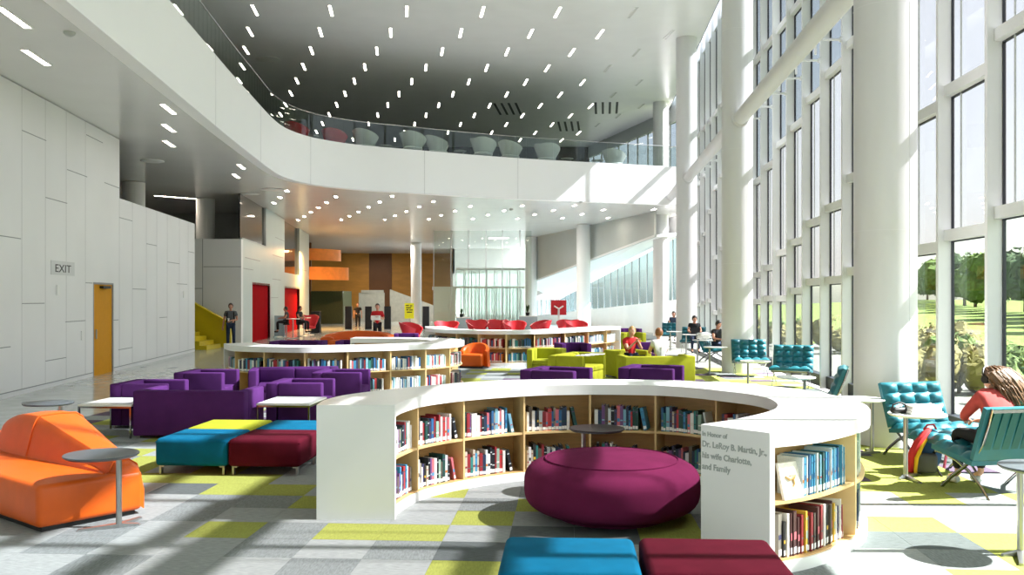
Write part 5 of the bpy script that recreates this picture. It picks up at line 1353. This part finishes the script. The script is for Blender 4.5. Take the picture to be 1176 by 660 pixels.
for n in range(18):
    d = 50 + n * 8.5 + rg.uniform(-.6, .6); x = 21 + d * .34 + rg.uniform(-1, 3); h = rg.uniform(6.5, 8.6); z0 = -.31 + 2.0 * min(1, max(0, ((x - 16) / 110 - .12) * 2)) ** 1.2
    t = thing('tree', 'leafy green tree beyond the lawn outside the windows', 'tree', (x, d, z0), 0, 'trees beyond the lawn')
    MB().cyl((0, 0, -.3), (0, 0, h * .5), .25, .14, 8).obj('trunk', 'bark', t)
    q = MB(); clump(q, (0, 0, h * .5), h * .44, 14, 1.0, 160); q.obj('crown', ('leaf_dark', 'leaf_mid')[n % 2], t)
q = MB()
for n in range(34): clump(q, (36 + (48 + n * 5) * .345 + rg.uniform(-1, 1), 48 + n * 5, 2.6), 3.4, 5, .75, 60)
tag(q.obj('hedge_foliage', 'leaf_dark'), 'long dark hedge behind the trees beyond the lawn', 'hedge', None, 'stuff')
for n in range(46):
    d = 9 + n * 1.15 + rg.uniform(-.5, .5); x = fx(d) + 2.6 + rg.uniform(0, 5.5) + (n % 2) * 1.5; r = rg.uniform(.6, 1.0)
    t = thing('shrub', 'low loose shrub in the bed outside the windows', 'shrub', (x, d, -.32), 0, 'shrubs outside the windows')
    q = MB(); clump(q, (0, 0, r * .7), r, 6, .9, 120); q.obj('foliage', ('leaf_rust', 'leaf_mid', 'leaf_rust')[n % 3], t)
    MB().cyl((0, 0, -.02), (0, 0, r * .6), .05, n=6).obj('stem', 'bark', t)

# ---------------------------------------------------------------- light, sky, camera
W_ = bpy.data.worlds.new('sky'); S.world = W_; W_.use_nodes = True; nt = W_.node_tree
sk = nt.nodes.new('ShaderNodeTexSky'); sk.sky_type = 'NISHITA'; sk.sun_disc = False; sk.sun_elevation = math.radians(43); sk.air_density = 1.0; sk.dust_density = 1.5; sk.ozone_density = 1.0
SUN = Vector((-1.05, .025, -1.0)).normalized()
sk.sun_rotation = math.atan2(-SUN.x, -SUN.y)
hs = nt.nodes.new('ShaderNodeHueSaturation'); hs.inputs['Saturation'].default_value = .5
nt.links.new(sk.outputs[0], hs.inputs['Color']); nt.links.new(hs.outputs['Color'], nt.nodes['Background'].inputs['Color']); nt.nodes['Background'].inputs['Strength'].default_value = SKY
l = bpy.data.lights.new('sun', 'SUN'); l.energy = SUNE; l.angle = math.radians(.7); l.color = (1, .942, .985)
o = bpy.data.objects.new('sun', l); COL.objects.link(o); o.rotation_euler = SUN.to_track_quat('-Z', 'Y').to_euler(); o.location = (40, 20, 40)
# added fill lights without fittings: orange for the gallery glow, paler ones brighten the hall
for x, y, z, e, c, s_ in ((-13.2, 61, 5.2, 800, (1, .5, .16), .8), (-14.5, 90, 6.4, 150, (1, .85, .65), 2.0), (-9.5, 76, 6.5, 450, (1, .93, .82), 1.5), (-1.0, 56, 6.55, 350, (1, .97, .93), 1.5)):
    l = bpy.data.lights.new('fill_lamp', 'AREA'); l.energy = e; l.color = c; l.size = s_; o = bpy.data.objects.new('fill_lamp', l); COL.objects.link(o); o.location = (x, y, z)
cam = bpy.data.cameras.new('camera'); o = bpy.data.objects.new('camera', cam); COL.objects.link(o); S.camera = o
cam.sensor_width = 36; cam.sensor_fit = 'HORIZONTAL'; cam.lens = 36 * F / 1176
o.location = (0, 0, HE); o.rotation_euler = (PI / 2, 0, 0); cam.shift_x = 0; cam.shift_y = (HY - 330) / 1176; cam.clip_end = 500
S.view_settings.view_transform = 'Standard'; S.view_settings.look = 'None'; S.view_settings.gamma = 1; S.view_settings.use_curve_mapping = False; S.view_settings.exposure = EXPO
S.cycles.max_bounces = 10; S.cycles.diffuse_bounces = 5; S.cycles.glossy_bounces = 3; S.cycles.transmission_bounces = 6; S.cycles.transparent_max_bounces = 24
S.cycles.sample_clamp_indirect = 6; S.cycles.caustics_reflective = False; S.cycles.caustics_refractive = False; S.cycles.use_denoising = True; S.cycles.blur_glossy = .5
